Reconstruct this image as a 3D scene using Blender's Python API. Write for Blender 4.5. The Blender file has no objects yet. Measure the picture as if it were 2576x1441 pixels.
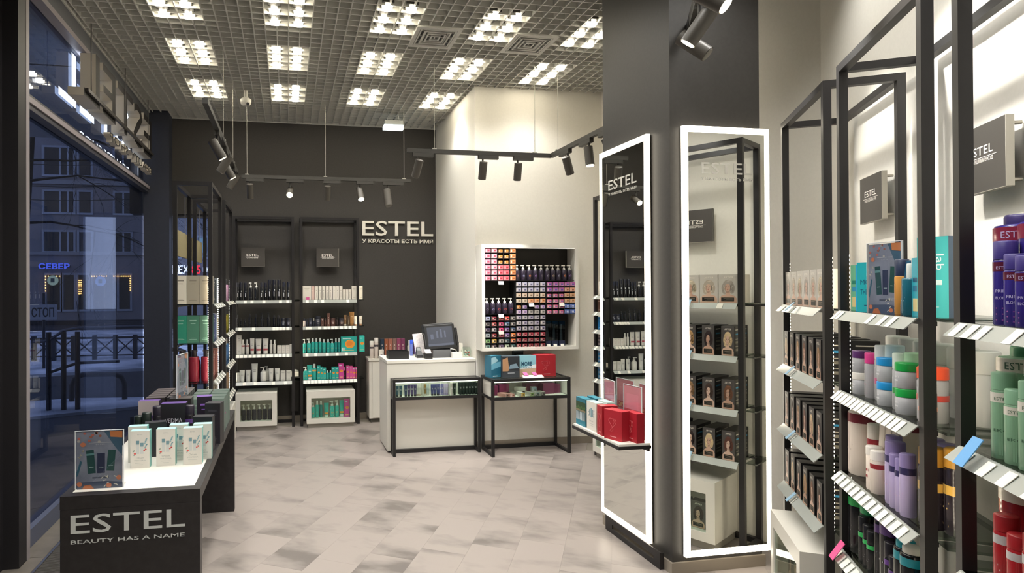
import bpy, math, random
from mathutils import Matrix, Vector
PI = math.pi
random.seed(7)
S = bpy.context.scene
COL = S.collection

# ------------------------------------------------------------------ camera
H = 1.55
yaw, pitch, roll = 0.178175, 0.0044714, -0.0043415
cy, sy = math.cos(yaw), math.sin(yaw)
rv, fv, uv = Vector((cy, -sy, 0)), Vector((sy, cy, 0)), Vector((0, 0, 1))
fv, uv = fv*math.cos(pitch) + uv*math.sin(pitch), uv*math.cos(pitch) - fv*math.sin(pitch)
rv, uv = rv*math.cos(roll) + uv*math.sin(roll), uv*math.cos(roll) - rv*math.sin(roll)
cam = bpy.data.objects.new('camera', bpy.data.cameras.new('camera'))
COL.objects.link(cam)
cam.matrix_world = Matrix(((rv.x, uv.x, -fv.x, 0), (rv.y, uv.y, -fv.y, 0), (rv.z, uv.z, -fv.z, H), (0, 0, 0, 1)))
cam.data.sensor_width = 36.0
cam.data.lens = 1522.84/2576*36
cam.data.shift_x = (1288 - 997.6)/2576
cam.data.clip_start = 0.02
cam.data.clip_end = 300
S.camera = cam

# ------------------------------------------------------------------ world: dusk sky
W = bpy.data.worlds.new('dusk'); S.world = W
W.use_nodes = True
wn = W.node_tree.nodes; wl = W.node_tree.links
bg = wn['Background']
geo = wn.new('ShaderNodeTexCoord'); sep = wn.new('ShaderNodeSeparateXYZ')
rmp = wn.new('ShaderNodeValToRGB')
wl.new(geo.outputs['Generated'], sep.inputs[0]); wl.new(sep.outputs['Z'], rmp.inputs[0])
rmp.color_ramp.elements[0].position = 0.0; rmp.color_ramp.elements[0].color = (0.29, 0.325, 0.425, 1)
rmp.color_ramp.elements[1].position = 0.7; rmp.color_ramp.elements[1].color = (0.19, 0.225, 0.335, 1)
wl.new(rmp.outputs[0], bg.inputs[0]); bg.inputs[1].default_value = 3.6

# ------------------------------------------------------------------ exposure
S.view_settings.view_transform = 'Standard'
S.view_settings.look = 'None'
S.view_settings.exposure = 0.1
S.view_settings.gamma = 1.0
S.view_settings.use_curve_mapping = False
S.cycles.max_bounces = 10
S.cycles.transparent_max_bounces = 24
S.cycles.sample_clamp_indirect = 6.0

LAMP_W = 40.0          # each recessed six-lamp cluster
LAMP_COL = (1.0, 0.975, 0.92)
LX = [-0.775, 0.0, 0.78, 1.56, 2.32]
LY = [6.17, 5.24, 4.35, 3.45, 2.55, 1.65, 0.75]
CEIL = 3.52
def lamp_light(name, loc, tgt, watts, angle, blend, rad, col=LAMP_COL):
    d = bpy.data.lights.new(name, 'SPOT'); d.energy = watts; d.spot_size = math.radians(angle); d.spot_blend = blend
    d.shadow_soft_size = rad; d.color = col
    o = bpy.data.objects.new(name, d); COL.objects.link(o); o.location = loc
    o.rotation_euler = (Vector(tgt) - Vector(loc)).to_track_quat('-Z', 'Y').to_euler()
    return o

# ------------------------------------------------------------------ materials
def lin(c):
    return tuple((x/12.92 if x <= 0.04045 else ((x + 0.055)/1.055)**2.4) for x in c)
def hx(h):
    return lin(tuple(int(h[i:i+2], 16)/255 for i in (0, 2, 4)))
MATS = {}
def mat(key, h=None, rough=0.5, metal=0.0, emit=0.0, spec=0.5, trans=0.0, alpha=1.0):
    if key in MATS: return MATS[key]
    m = bpy.data.materials.new(key); m.use_nodes = True
    b = m.node_tree.nodes['Principled BSDF']
    c = hx(h or key)
    b.inputs['Base Color'].default_value = (*c, 1); b.inputs['Roughness'].default_value = rough
    b.inputs['Metallic'].default_value = metal; b.inputs['Specular IOR Level'].default_value = spec
    b.inputs['Transmission Weight'].default_value = trans; b.inputs['Alpha'].default_value = alpha
    if emit:
        b.inputs['Emission Color'].default_value = (*c, 1); b.inputs['Emission Strength'].default_value = emit
    MATS[key] = m
    return m
def C(h, rough=0.42, metal=0.0):
    return mat(f'{h}_{rough}_{metal}', h, rough, metal)
def noisy(key, h1, h2, scale=8, rough=0.6, metal=0.0, bump=0.0, detail=4, spec=0.5, stretch=None):
    if key in MATS: return MATS[key]
    m = mat(key, h1, rough, metal, spec=spec); n = m.node_tree.nodes; l = m.node_tree.links; b = n['Principled BSDF']
    tc = n.new('ShaderNodeTexCoord'); no = n.new('ShaderNodeTexNoise'); r = n.new('ShaderNodeValToRGB')
    no.inputs['Scale'].default_value = scale; no.inputs['Detail'].default_value = detail
    src = tc.outputs['Object']
    if stretch:
        mp = n.new('ShaderNodeMapping'); mp.inputs['Scale'].default_value = stretch; l.new(src, mp.inputs[0]); src = mp.outputs[0]
    l.new(src, no.inputs['Vector']); l.new(no.outputs['Fac'], r.inputs[0])
    r.color_ramp.elements[0].position = 0.35; r.color_ramp.elements[1].position = 0.65
    r.color_ramp.elements[0].color = (*hx(h1), 1); r.color_ramp.elements[1].color = (*hx(h2), 1)
    l.new(r.outputs[0], b.inputs['Base Color'])
    if bump:
        bp = n.new('ShaderNodeBump'); bp.inputs['Strength'].default_value = bump; bp.inputs['Distance'].default_value = 0.004
        l.new(no.outputs['Fac'], bp.inputs['Height']); l.new(bp.outputs[0], b.inputs['Normal'])
    return m
def glass(key, h='ffffff', rough=0.0, tint=1.0, ior=1.45):
    if key in MATS: return MATS[key]
    m = bpy.data.materials.new(key); m.use_nodes = True; n = m.node_tree.nodes; l = m.node_tree.links
    n.remove(n['Principled BSDF']); out = n['Material Output']
    fr = n.new('ShaderNodeFresnel'); gm = n.new('ShaderNodeNewGeometry'); mi = n.new('ShaderNodeMix'); mi.inputs[2].default_value = ior; mi.inputs[3].default_value = 1/ior
    l.new(gm.outputs['Backfacing'], mi.inputs[0]); l.new(mi.outputs[0], fr.inputs[0])
    t = n.new('ShaderNodeBsdfTransparent'); g = n.new('ShaderNodeBsdfGlossy'); mx = n.new('ShaderNodeMixShader')
    c = hx(h); t.inputs[0].default_value = tuple(x*tint for x in c) + (1,)
    g.inputs['Roughness'].default_value = rough
    l.new(fr.outputs[0], mx.inputs[0]); l.new(t.outputs[0], mx.inputs[1]); l.new(g.outputs[0], mx.inputs[2]); l.new(mx.outputs[0], out.inputs[0])
    MATS[key] = m
    return m
def emis(key, h, s):
    if key in MATS: return MATS[key]
    m = mat(key, '202020', 0.5); b = m.node_tree.nodes['Principled BSDF']
    b.inputs['Emission Color'].default_value = (*hx(h), 1); b.inputs['Emission Strength'].default_value = s
    return m

BLACKMETAL = mat('black powder coated steel', '1d1b1c', 0.42, 0.0)
DARKWALL = noisy('dark painted wall', '383532', '3c3936', 60, 0.62, bump=0.02)
COLDARK = noisy('dark painted column', '2c2a28', '302e2c', 60, 0.55, bump=0.02)
WHITEWALL = noisy('off white painted wall', 'e6e2d8', 'e9e5db', 60, 0.75, bump=0.02)
WHITE = mat('white laminate', 'dcd8ce', 0.4)
WHITETOP = mat('white worktop', 'e8e4da', 0.3)
CHROME = mat('brushed steel', 'b9b4aa', 0.3, 1.0)
MIRROR = mat('mirror glass', 'f0f2ee', 0.0, 1.0)
LED = emis('led light strip', 'fff3dc', 6.0)
LED2 = emis('shelf led strip', 'fff1d8', 30.0)
LAMPM = emis('lamp lens', 'fff4dc', 20.0)
CLEAR = glass('clear glass', 'f4fbf7')
ACRYL = glass('clear acrylic', 'ffffff')
WINGLASS = glass('window glass', 'c6ccd9', 0.0, 0.95, 1.5)
LIPM = mat('clear price rail', 'a2a59f', 0.22)
TAG = mat('paper price tag', 'eeeade', 0.6)
def white_hex(h): return C(h, 0.45)

# ------------------------------------------------------------------ mesh building
class MB:
    def __init__(s): s.v = []; s.f = []; s.m = []; s.mats = []; s.sm = []
    def mi(s, m):
        if m not in s.mats: s.mats.append(m)
        return s.mats.index(m)
    def poly(s, pts, m, smooth=False):
        i = len(s.v); s.v += [tuple(p) for p in pts]; s.f.append(tuple(range(i, i+len(pts)))); s.m.append(s.mi(m)); s.sm.append(smooth); return s
    def faces(s, vs, fs, m, smooth=False):
        i = len(s.v); s.v += [tuple(p) for p in vs]; k = s.mi(m)
        for f in fs: s.f.append(tuple(i+a for a in f)); s.m.append(k); s.sm.append(smooth)
        return s
    def box(s, x0, x1, y0, y1, z0, z1, m):
        vs = [(x0,y0,z0),(x1,y0,z0),(x1,y1,z0),(x0,y1,z0),(x0,y0,z1),(x1,y0,z1),(x1,y1,z1),(x0,y1,z1)]
        return s.faces(vs, [(3,2,1,0),(4,5,6,7),(0,1,5,4),(1,2,6,5),(2,3,7,6),(3,0,4,7)], m)
    def hull8(s, vs, m):
        return s.faces(vs, [(3,2,1,0),(4,5,6,7),(0,1,5,4),(1,2,6,5),(2,3,7,6),(3,0,4,7)], m)
    def lathe(s, prof, m, n=16, cx=0, cy=0, sx=1, sy=1, smooth=True):
        vs = []; fs = []
        for r, z in prof:
            for k in range(n):
                a = 2*PI*k/n; vs.append((cx + r*sx*math.cos(a), cy + r*sy*math.sin(a), z))
        for i in range(len(prof)-1):
            for k in range(n):
                k2 = (k+1) % n; fs.append((i*n+k, i*n+k2, (i+1)*n+k2, (i+1)*n+k))
        s.faces(vs, fs, m, smooth)
        L = len(prof)-1
        if prof[0][0] > 1e-5: s.poly([vs[k] for k in range(n-1, -1, -1)], m)
        if prof[L][0] > 1e-5: s.poly([vs[L*n+k] for k in range(n)], m)
        return s
    def loft(s, rings, m, smooth=True, cap=True):
        n = len(rings[0]); vs = [p for r in rings for p in r]; fs = []
        for i in range(len(rings)-1):
            for k in range(n):
                k2 = (k+1) % n; fs.append((i*n+k, i*n+k2, (i+1)*n+k2, (i+1)*n+k))
        s.faces(vs, fs, m, smooth)
        if cap: s.poly(rings[0][::-1], m); s.poly(rings[-1], m)
        return s
    def cyl(s, p, q, r, m, n=10, r2=None, smooth=True):
        p = Vector(p); q = Vector(q); d = (q-p).normalized(); a = d.orthogonal().normalized(); b = d.cross(a)
        r2 = r if r2 is None else r2
        ring = lambda c, rr: [c + (a*math.cos(2*PI*k/n) + b*math.sin(2*PI*k/n))*rr for k in range(n)]
        return s.loft([ring(p, r), ring(q, r2)], m, smooth)
    def path(s, pts, r, m, n=8):
        pts = [Vector(p) for p in pts]; rings = []; a = None
        for i, p in enumerate(pts):
            d = (pts[min(i+1, len(pts)-1)] - pts[max(i-1, 0)]).normalized()
            a = d.orthogonal().normalized() if a is None else (a - d*a.dot(d)).normalized()
            b = d.cross(a); rr = r[i] if isinstance(r, (list, tuple)) else r
            rings.append([p + (a*math.cos(2*PI*k/n) + b*math.sin(2*PI*k/n))*rr for k in range(n)])
        return s.loft(rings, m)
    def bar(s, p, q, w, m, w2=None):
        p = Vector(p); q = Vector(q); d = (q-p).normalized()
        up = Vector((0,0,1)) if abs(d.z) < 0.9 else Vector((0,1,0))
        a = d.cross(up).normalized()*w/2; b = a.cross(d).normalized()*(w2 or w)/2
        vs = [p-a-b, p+a-b, p+a+b, p-a+b, q-a-b, q+a-b, q+a+b, q-a+b]
        return s.faces(vs, [(3,2,1,0),(4,5,6,7),(0,1,5,4),(1,2,6,5),(2,3,7,6),(3,0,4,7)], m)
    def add_mesh(s, me, M, m):
        return s.faces([tuple(M @ v.co) for v in me.vertices], [tuple(p.vertices) for p in me.polygons], m)
    # flat print helpers: x to the right, z up, at depth y (facing -y)
    def frect(s, x0, x1, z0, z1, y, m): return s.poly([(x0,y,z0),(x1,y,z0),(x1,y,z1),(x0,y,z1)], m)
    def fell(s, cx, cz, rx, rz, y, m, n=14, rot=0):
        c, q = math.cos(rot), math.sin(rot)
        return s.poly([(cx + rx*math.cos(2*PI*k/n)*c - rz*math.sin(2*PI*k/n)*q, y, cz + rx*math.cos(2*PI*k/n)*q + rz*math.sin(2*PI*k/n)*c) for k in range(n)], m)
    def fpoly(s, pts, y, m): return s.poly([(a, y, b) for a, b in pts], m)
    def mesh(s, name):
        me = bpy.data.meshes.new(name); me.from_pydata(s.v, [], s.f)
        for m in s.mats: me.materials.append(m)
        me.polygons.foreach_set('material_index', s.m); me.polygons.foreach_set('use_smooth', s.sm); me.update()
        return me

def link(name, me, parent=None, M=None):
    o = bpy.data.objects.new(name, me); COL.objects.link(o)
    if parent is not None: o.parent = parent
    if M is not None: o.matrix_local = M if parent is not None else M
    return o
def part(name, mb, parent, label=None, M=None, bevel=0, kind=None):
    o = link(name, mb.mesh(name) if isinstance(mb, MB) else mb, parent, M)
    if label: o['label'] = label
    if kind: o['kind'] = kind
    if bevel:
        b = o.modifiers.new('bevel', 'BEVEL'); b.width = bevel; b.segments = 2; b.limit_method = 'ANGLE'
    return o
def tag(o, label, cat, group=None, kind=None):
    o['label'] = label; o['category'] = cat
    if group: o['group'] = group
    if kind: o['kind'] = kind
    return o
def thing(name, label, cat, M=None, group=None):
    o = bpy.data.objects.new(name, None); COL.objects.link(o); o.empty_display_size = 0.05
    if M is not None: o.matrix_world = M
    return tag(o, label, cat, group)
def struct(name, mb, parent=None, M=None, bevel=0):
    o = part(name, mb, parent, None, M, bevel)
    if parent is None: o['kind'] = 'structure'
    return o
def TM(x=0, y=0, z=0, rz=0): return Matrix.Translation((x, y, z)) @ Matrix.Rotation(rz, 4, 'Z')

# text -> mesh in the xz plane facing -y
TXT = {}
def text_mesh(s, h, width=None, ext=0.0, bold=0.0, align='C', res=2, italic=0.0):
    key = (s, round(h, 5), width and round(width, 5), ext, bold, align, italic)
    if key in TXT: return TXT[key]
    cu = bpy.data.curves.new('text', 'FONT'); cu.body = s; cu.size = 1.0; cu.resolution_u = res; cu.offset = bold; cu.shear = italic
    o = bpy.data.objects.new('text', cu); me = bpy.data.meshes.new_from_object(o)
    bpy.data.objects.remove(o); bpy.data.curves.remove(cu)
    xs = [v.co.x for v in me.vertices]; ys = [v.co.y for v in me.vertices]
    x0, x1, y0, y1 = min(xs), max(xs), 0.0, 0.729 if not any(c in 'Й' for c in s) else 0.729
    sz = h/(y1-y0); sx = (width/(x1-x0)) if width else sz*1.15
    ox = {'C': -(x0+x1)/2, 'L': -x0, 'R': -x1}[align]
    vs = [((v.co.x+ox)*sx, 0.0, v.co.y*sz) for v in me.vertices]; fs = [tuple(p.vertices) for p in me.polygons]
    bpy.data.meshes.remove(me)
    if ext:
        n = len(vs); cnt = {}
        for f in fs:
            for a, b in zip(f, f[1:]+f[:1]): cnt[(a, b)] = cnt.get((a, b), 0)+1
        vs2 = [(x, -ext, z) for x, y, z in vs]
        side = [(b, a, a+n, b+n) for (a, b) in cnt if (b, a) not in cnt]
        fs = [tuple(a+n for a in f) for f in fs] + side + [tuple(reversed(f)) for f in fs]
        vs = vs + vs2
    TXT[key] = (vs, fs)
    return TXT[key]
def add_text(mb, s, h, m, x=0, y=0, z=0, width=None, ext=0.0, bold=0.0, align='C', wrap=None, italic=0.0, rot=0.0):
    vs, fs = text_mesh(s, h, width, ext, bold, align, 2, italic)
    if rot:
        c, q = math.cos(rot), math.sin(rot); vs = [(a*c - b*q, d, a*q + b*c) for a, d, b in vs]
    if wrap:   # around a cylinder of radius wrap, centred on the -y side
        out = [(wrap*math.sin((vx+x)/wrap), -wrap*math.cos((vx+x)/wrap), vz+z) for vx, vy, vz in vs]
    else:
        out = [(vx+x, vy+y, vz+z) for vx, vy, vz in vs]
    return mb.faces(out, fs, m)
def logo(mb, h, m, x, y, z, sub=None, subm=None, ext=0.0, line=False, subw=1.0, subh=0.26, lm=None):
    """brand name of cap height h with its left end at x and baseline at z, tagline below"""
    w = h*4.85
    add_text(mb, 'ESTEL', h, m, x+w/2, y, z, w, ext, 0.004)
    if line: mb.box(x-0.12*w, x+w*1.14, y-max(ext, 0.0006), y, z-h*0.36, z-h*0.30, lm or m)
    if sub: add_text(mb, sub, h*subh, subm or m, x+w/2, y, z-h*(0.86 if line else 0.55), w*subw, ext, 0.012)

# ------------------------------------------------------------------ product registry: one label per product
REG = []
ORD = ['first', 'second', 'third', 'fourth', 'fifth', 'sixth', 'seventh', 'eighth', 'ninth', 'tenth', 'eleventh', 'twelfth', 'thirteenth', 'fourteenth', 'fifteenth', 'sixteenth', 'seventeenth', 'eighteenth', 'nineteenth', 'twentieth']
def reg(o, desc, place, key): REG.append((o, desc, place, key))
def finish_labels():
    d = {}
    for o, desc, place, key in REG: d.setdefault((desc, place), []).append((key, o))
    for (desc, place), L in d.items():
        L.sort(key=lambda t: t[0]); n = len(L)
        for i, (k, o) in enumerate(L):
            if n == 1: o['label'] = f'{desc} {place}'
            elif i == n-1: o['label'] = f'rightmost {desc} {place}' if n > 2 else f'right {desc} of two {place}'
            elif n == 2: o['label'] = f'left {desc} of two {place}'
            else: o['label'] = f'{ORD[i]} {desc} from left {place}'
            if n > 1: o['group'] = f'{desc}s {place}'[:90]

PCACHE = {}
def put(spec, M, desc, place, key=None):
    """instance a product: spec = (function name, args...) ; parts share mesh data"""
    if spec not in PCACHE: PCACHE[spec] = KINDS[spec[0]](*spec[1:])
    name, cat, parts = PCACHE[spec]
    if len(parts) == 1:
        o = link(name, parts[0][1], None, M)
    else:
        o = bpy.data.objects.new(name, None); COL.objects.link(o); o.empty_display_size = 0.03; o.matrix_world = M
        for p in parts: link(p[0], p[1], o)
    o['category'] = cat
    reg(o, desc, place, M.translation.x if key is None else key)
    return o
def mk(name, fn):
    b = MB(); fn(b); return (name, b.mesh(name))

def k_can(r, h, body, cap, band='', txt='e8e8e8', name='spray_can', n=14):
    hb = h*0.74
    P = [mk('body', lambda b: b.lathe([(r*0.9, 0), (r, r*0.15), (r, hb-r*0.25), (r*0.86, hb)], C(body, 0.3), n)),
         mk('cap', lambda b: b.lathe([(r*0.93, hb), (r*0.93, h-r*0.3), (r*0.8, h), (0, h)], C(cap, 0.35), n))]
    def lab(b):
        if band: b.lathe([(r*1.01, hb*0.70), (r*1.01, hb*0.90)], C(band, 0.35), n)
        for q, (a, z0, z1) in enumerate(((-0.1, 0.25, 0.55), (0.18, 0.62, 0.72))):
            b.poly([(r*1.015*math.sin(a0), -r*1.015*math.cos(a0), hb*z) for a0, z in ((a-0.16, z0), (a+0.16, z0), (a+0.16, z1), (a-0.16, z1))], C(txt))
    P.append(mk('label_print', lab))
    return name, 'can', P
def k_pump(r, h, body, pump='e9e6de', dot='', txt='d8d8d8', n=14, name='pump_bottle', sq=False):
    hb = h*0.70
    P = [mk('body', lambda b: b.lathe([(r*0.92, 0), (r, r*0.15), (r, hb-r*0.5), (r*0.75, hb-r*0.12), (r*0.42, hb)], C(body, 0.3), 4 if sq else n)),
         mk('pump', lambda b: (b.lathe([(r*0.5, hb), (r*0.5, hb+h*0.09), (r*0.2, hb+h*0.10), (r*0.2, h*0.93)], C(pump), 10), b.box(-r*1.0, r*0.35, -r*0.28, r*0.28, h*0.93, h, C(pump))))]
    def lab(b):
        R = r*1.012; b.poly([(r*1.006*math.sin(a), -r*1.006*math.cos(a), zz) for a, zz in ((-0.14, hb*0.1), (0.14, hb*0.1), (0.14, hb*0.78), (-0.14, hb*0.78))], C(body, 0.3))
        if dot: b.poly([(R*math.sin(0.42*math.cos(t)), -R*math.cos(0.42*math.cos(t)), hb*0.42 + r*0.42*math.sin(t)) for t in [2*PI*k/12 for k in range(12)]], C(dot))
        for z, w in ((0.70, 0.6), (0.16, 0.4)):
            b.poly([(R*math.sin(a), -R*math.cos(a), hb*zz) for a, zz in ((-w, z), (w, z), (w, z+0.05), (-w, z+0.05))], C(txt))
    P.append(mk('label_print', lab))
    return name, 'bottle', P
def k_bottle(r, h, body, cap, band='', txt='', capf=0.2, caprf=0.7, n=16, name='shampoo_bottle', word='', word2='', bz=0.72, dots=''):
    hb = h*(1-capf)
    P = [mk('body', lambda b: b.lathe([(r*0.93, 0), (r, r*0.12), (r, hb-r*0.22), (r*0.93, hb-r*0.05), (r*min(caprf+0.02, 0.9), hb)], C(body, 0.22), n)),
         mk('cap', lambda b: b.lathe([(r*caprf, hb), (r*caprf, h-r*0.12), (r*caprf*0.9, h), (0, h)], C(cap, 0.35), n))]
    def lab(b):
        R = r*1.012; b.poly([(r*1.005*math.sin(a), -r*1.005*math.cos(a), zz) for a, zz in ((-0.14, hb*0.06), (0.14, hb*0.06), (0.14, hb*0.8), (-0.14, hb*0.8))], C(body, 0.32))
        if band: b.lathe([(R, hb*bz), (R, hb*(bz+0.14))], C(band, 0.3), n)
        if word: add_text(b, word, r*0.34, C(txt or 'e8e8e8'), 0, 0, hb*(bz+0.03) if band else hb*0.8, r*1.1, 0, 0, 'C', R*1.006)
        if word2:
            for i, wd in enumerate(word2.split('|')): wd and add_text(b, wd, r*0.30, C(txt or 'e8e8e8'), 0, 0, hb*(0.50-0.105*i), r*1.25, 0, 0, 'C', R)
        if dots:
            for i in range(3):
                for j in range(3):
                    a = (i-1)*0.55; z = hb*(0.08+0.09*j); q = r*0.09
                    b.poly([(R*math.sin(a+dx/r), -R*math.cos(a+dx/r), z+dz) for dx, dz in ((-q, 0), (0, -q), (q, 0), (0, q))], C(dots))
        if txt and not word2:
            for z, w in ((0.46, 0.5), (0.38, 0.35), (0.12, 0.45)):
                b.poly([(R*math.sin(a), -R*math.cos(a), hb*zz) for a, zz in ((-w, z), (w, z), (w, z+0.025), (-w, z+0.025))], C(txt))
        if not b.v: b.lathe([(R, hb*0.04), (R, hb*0.06)], C(cap), n)
    P.append(mk('label_print', lab))
    return name, 'bottle', P
def k_tube(w, h, body, cap, band='', txt='', n=14, capup=False, name='squeeze_tube'):
    ch = h*0.16; R = w*0.36
    def body_(b):
        rings = []
        for i, t in enumerate((0, 0.03, 0.5, 0.9, 1.0)):
            a = w/2*(0.8+0.2*t); d = R*(1-t)+0.0015*t
            rings.append([(a*math.cos(2*PI*k/n), d*math.sin(2*PI*k/n), ch+(h-ch)*t) for k in range(n)])
        b.loft(rings, C(body, 0.4))
    P = [mk('body', body_), mk('cap', lambda b: b.lathe([(w*0.38, 0), (w*0.4, ch*0.1), (w*0.4, ch*0.9), (w*0.36, ch)], C(cap, 0.35), n, sy=0.9))]
    def lab(b):
        for z, c, hh in ((0.22, band, 0.12), (0.55, txt, 0.04), (0.64, txt, 0.03)):
            if c:
                t = (z*h-ch)/(h-ch); d0 = -(R*(1-t)+0.0025); ww = w*(0.38 if c is band else 0.22)
                b.poly([(-ww, d0*0.75, z*h), (0, d0-0.0008, z*h), (ww, d0*0.75, z*h), (ww, d0*0.72, z*h+hh*h), (0, d0+0.0008, z*h+hh*h), (-ww, d0*0.72, z*h+hh*h)], C(c))
    if band or txt: P.append(mk('label_print', lab))
    return name, 'tube', P
def k_jar(r, h, body, lid, txt='', n=16, name='cosmetic_jar', lf=0.3):
    P = [mk('body', lambda b: b.lathe([(r*0.92, 0), (r*0.97, h*0.04), (r*0.97, h*(1-lf)-0.001), (r*0.9, h*(1-lf))], C(body, 0.35), n)),
         mk('lid', lambda b: b.lathe([(r, h*(1-lf)), (r, h*0.97), (r*0.95, h), (0, h)], C(lid, 0.35), n))]
    if txt:
        R = r*0.985
        P.append(mk('label_print', lambda b: [b.poly([(R*math.sin(a), -R*math.cos(a), h*zz) for a, zz in ((-w, z), (0, z), (w, z), (w, z+0.06), (0, z+0.06), (-w, z+0.06))], C(txt)) for z, w in ((0.42, 0.5), (0.28, 0.35))]))
    return name, 'jar', P
def k_box(w, d, h, face, side='', top='', kind='', a='', c='', name='carton_box'):
    """carton box standing on z=0, front at y=-d/2"""
    b = MB(); f, s_, t = C(face), C(side or face), C(top or side or face)
    x = w/2; y = d/2
    b.poly([(-x,-y,0),(x,-y,0),(x,-y,h),(-x,-y,h)], f); b.poly([(x,-y,0),(x,y,0),(x,y,h),(x,-y,h)], s_)
    b.poly([(x,y,0),(-x,y,0),(-x,y,h),(x,y,h)], s_); b.poly([(-x,y,0),(-x,-y,0),(-x,-y,h),(-x,y,h)], s_)
    b.poly([(-x,-y,h),(x,-y,h),(x,y,h),(-x,y,h)], t); b.poly([(-x,y,0),(x,y,0),(x,-y,0),(-x,-y,0)], s_)
    P = [('carton', b.mesh('carton'))]
    if kind:
        q = MB(); q.frect(-w*0.49, w*0.49, h*0.01, h*0.99, -y-0.0003, f); PRINTS[kind](q, w, d, h, -y-0.0006, a, c); P.append(('front_print', q.mesh('front_print')))
    name = {'dye': 'dye_carton', 'portrait': 'hair_dye_carton', 'portrait_side': 'hair_dye_carton'}.get(kind, name)
    return name, 'box', P
PRINTS = {}
KINDS = {'can': k_can, 'pump': k_pump, 'bottle': k_bottle, 'tube': k_tube, 'jar': k_jar, 'box': k_box}

def pr_lines(q, w, d, h, y, a, c):
    m = C(a or '777777')
    q.frect(-w*0.28, w*0.28, h*0.80, h*0.84, y, m); q.frect(-w*0.2, w*0.2, h*0.70, h*0.72, y, m); q.frect(-w*0.3, w*0.3, h*0.12, h*0.14, y, m); q.frect(-w*0.2, w*0.2, h*0.17, h*0.185, y, m)
def pr_vert(q, w, d, h, y, a, c):
    m = C(a or 'dddddd')
    q.frect(-w*0.06, w*0.06, h*0.15, h*0.55, y, m); q.frect(-w*0.16, w*0.1, h*0.62, h*0.70, y, m)
def pr_orange(q, w, d, h, y, a, c):
    q.fell(w*0.05, h*0.52, min(w, h)*0.32, min(w, h)*0.28, y, C('f0a03c')); q.fell(w*0.02, h*0.55, min(w, h)*0.2, min(w, h)*0.16, y-0.0003, C('e98a30'))
    q.frect(-w*0.4, w*0.1, h*0.84, h*0.88, y, C('d8f5f0')); q.frect(-w*0.3, w*0.3, h*0.1, h*0.14, y, C('f5d27a'))
    if w > 0.1:
        for k in range(3): q.frect(-w*0.42+k*w*0.07, -w*0.42+k*w*0.07+w*0.045, h*0.08, h*0.3, y, C('f7f2e6'))
def pr_dye(q, w, d, h, y, a, c):
    """small dye carton seen end on: coloured field with darker lettering bars"""
    q.frect(-w*0.47, w*0.47, h*0.05, h*0.95, y, C(a)); q.frect(-w*0.08, w*0.30, h*0.30, h*0.66, y-0.0004, C(c or '3a3030'))
    q.frect(-w*0.36, -w*0.20, h*0.2, h*0.8, y-0.0004, C('cfc4b8')); q.frect(-w*0.08, w*0.38, h*0.10, h*0.2, y-0.0004, C('cfc4b8'))
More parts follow.
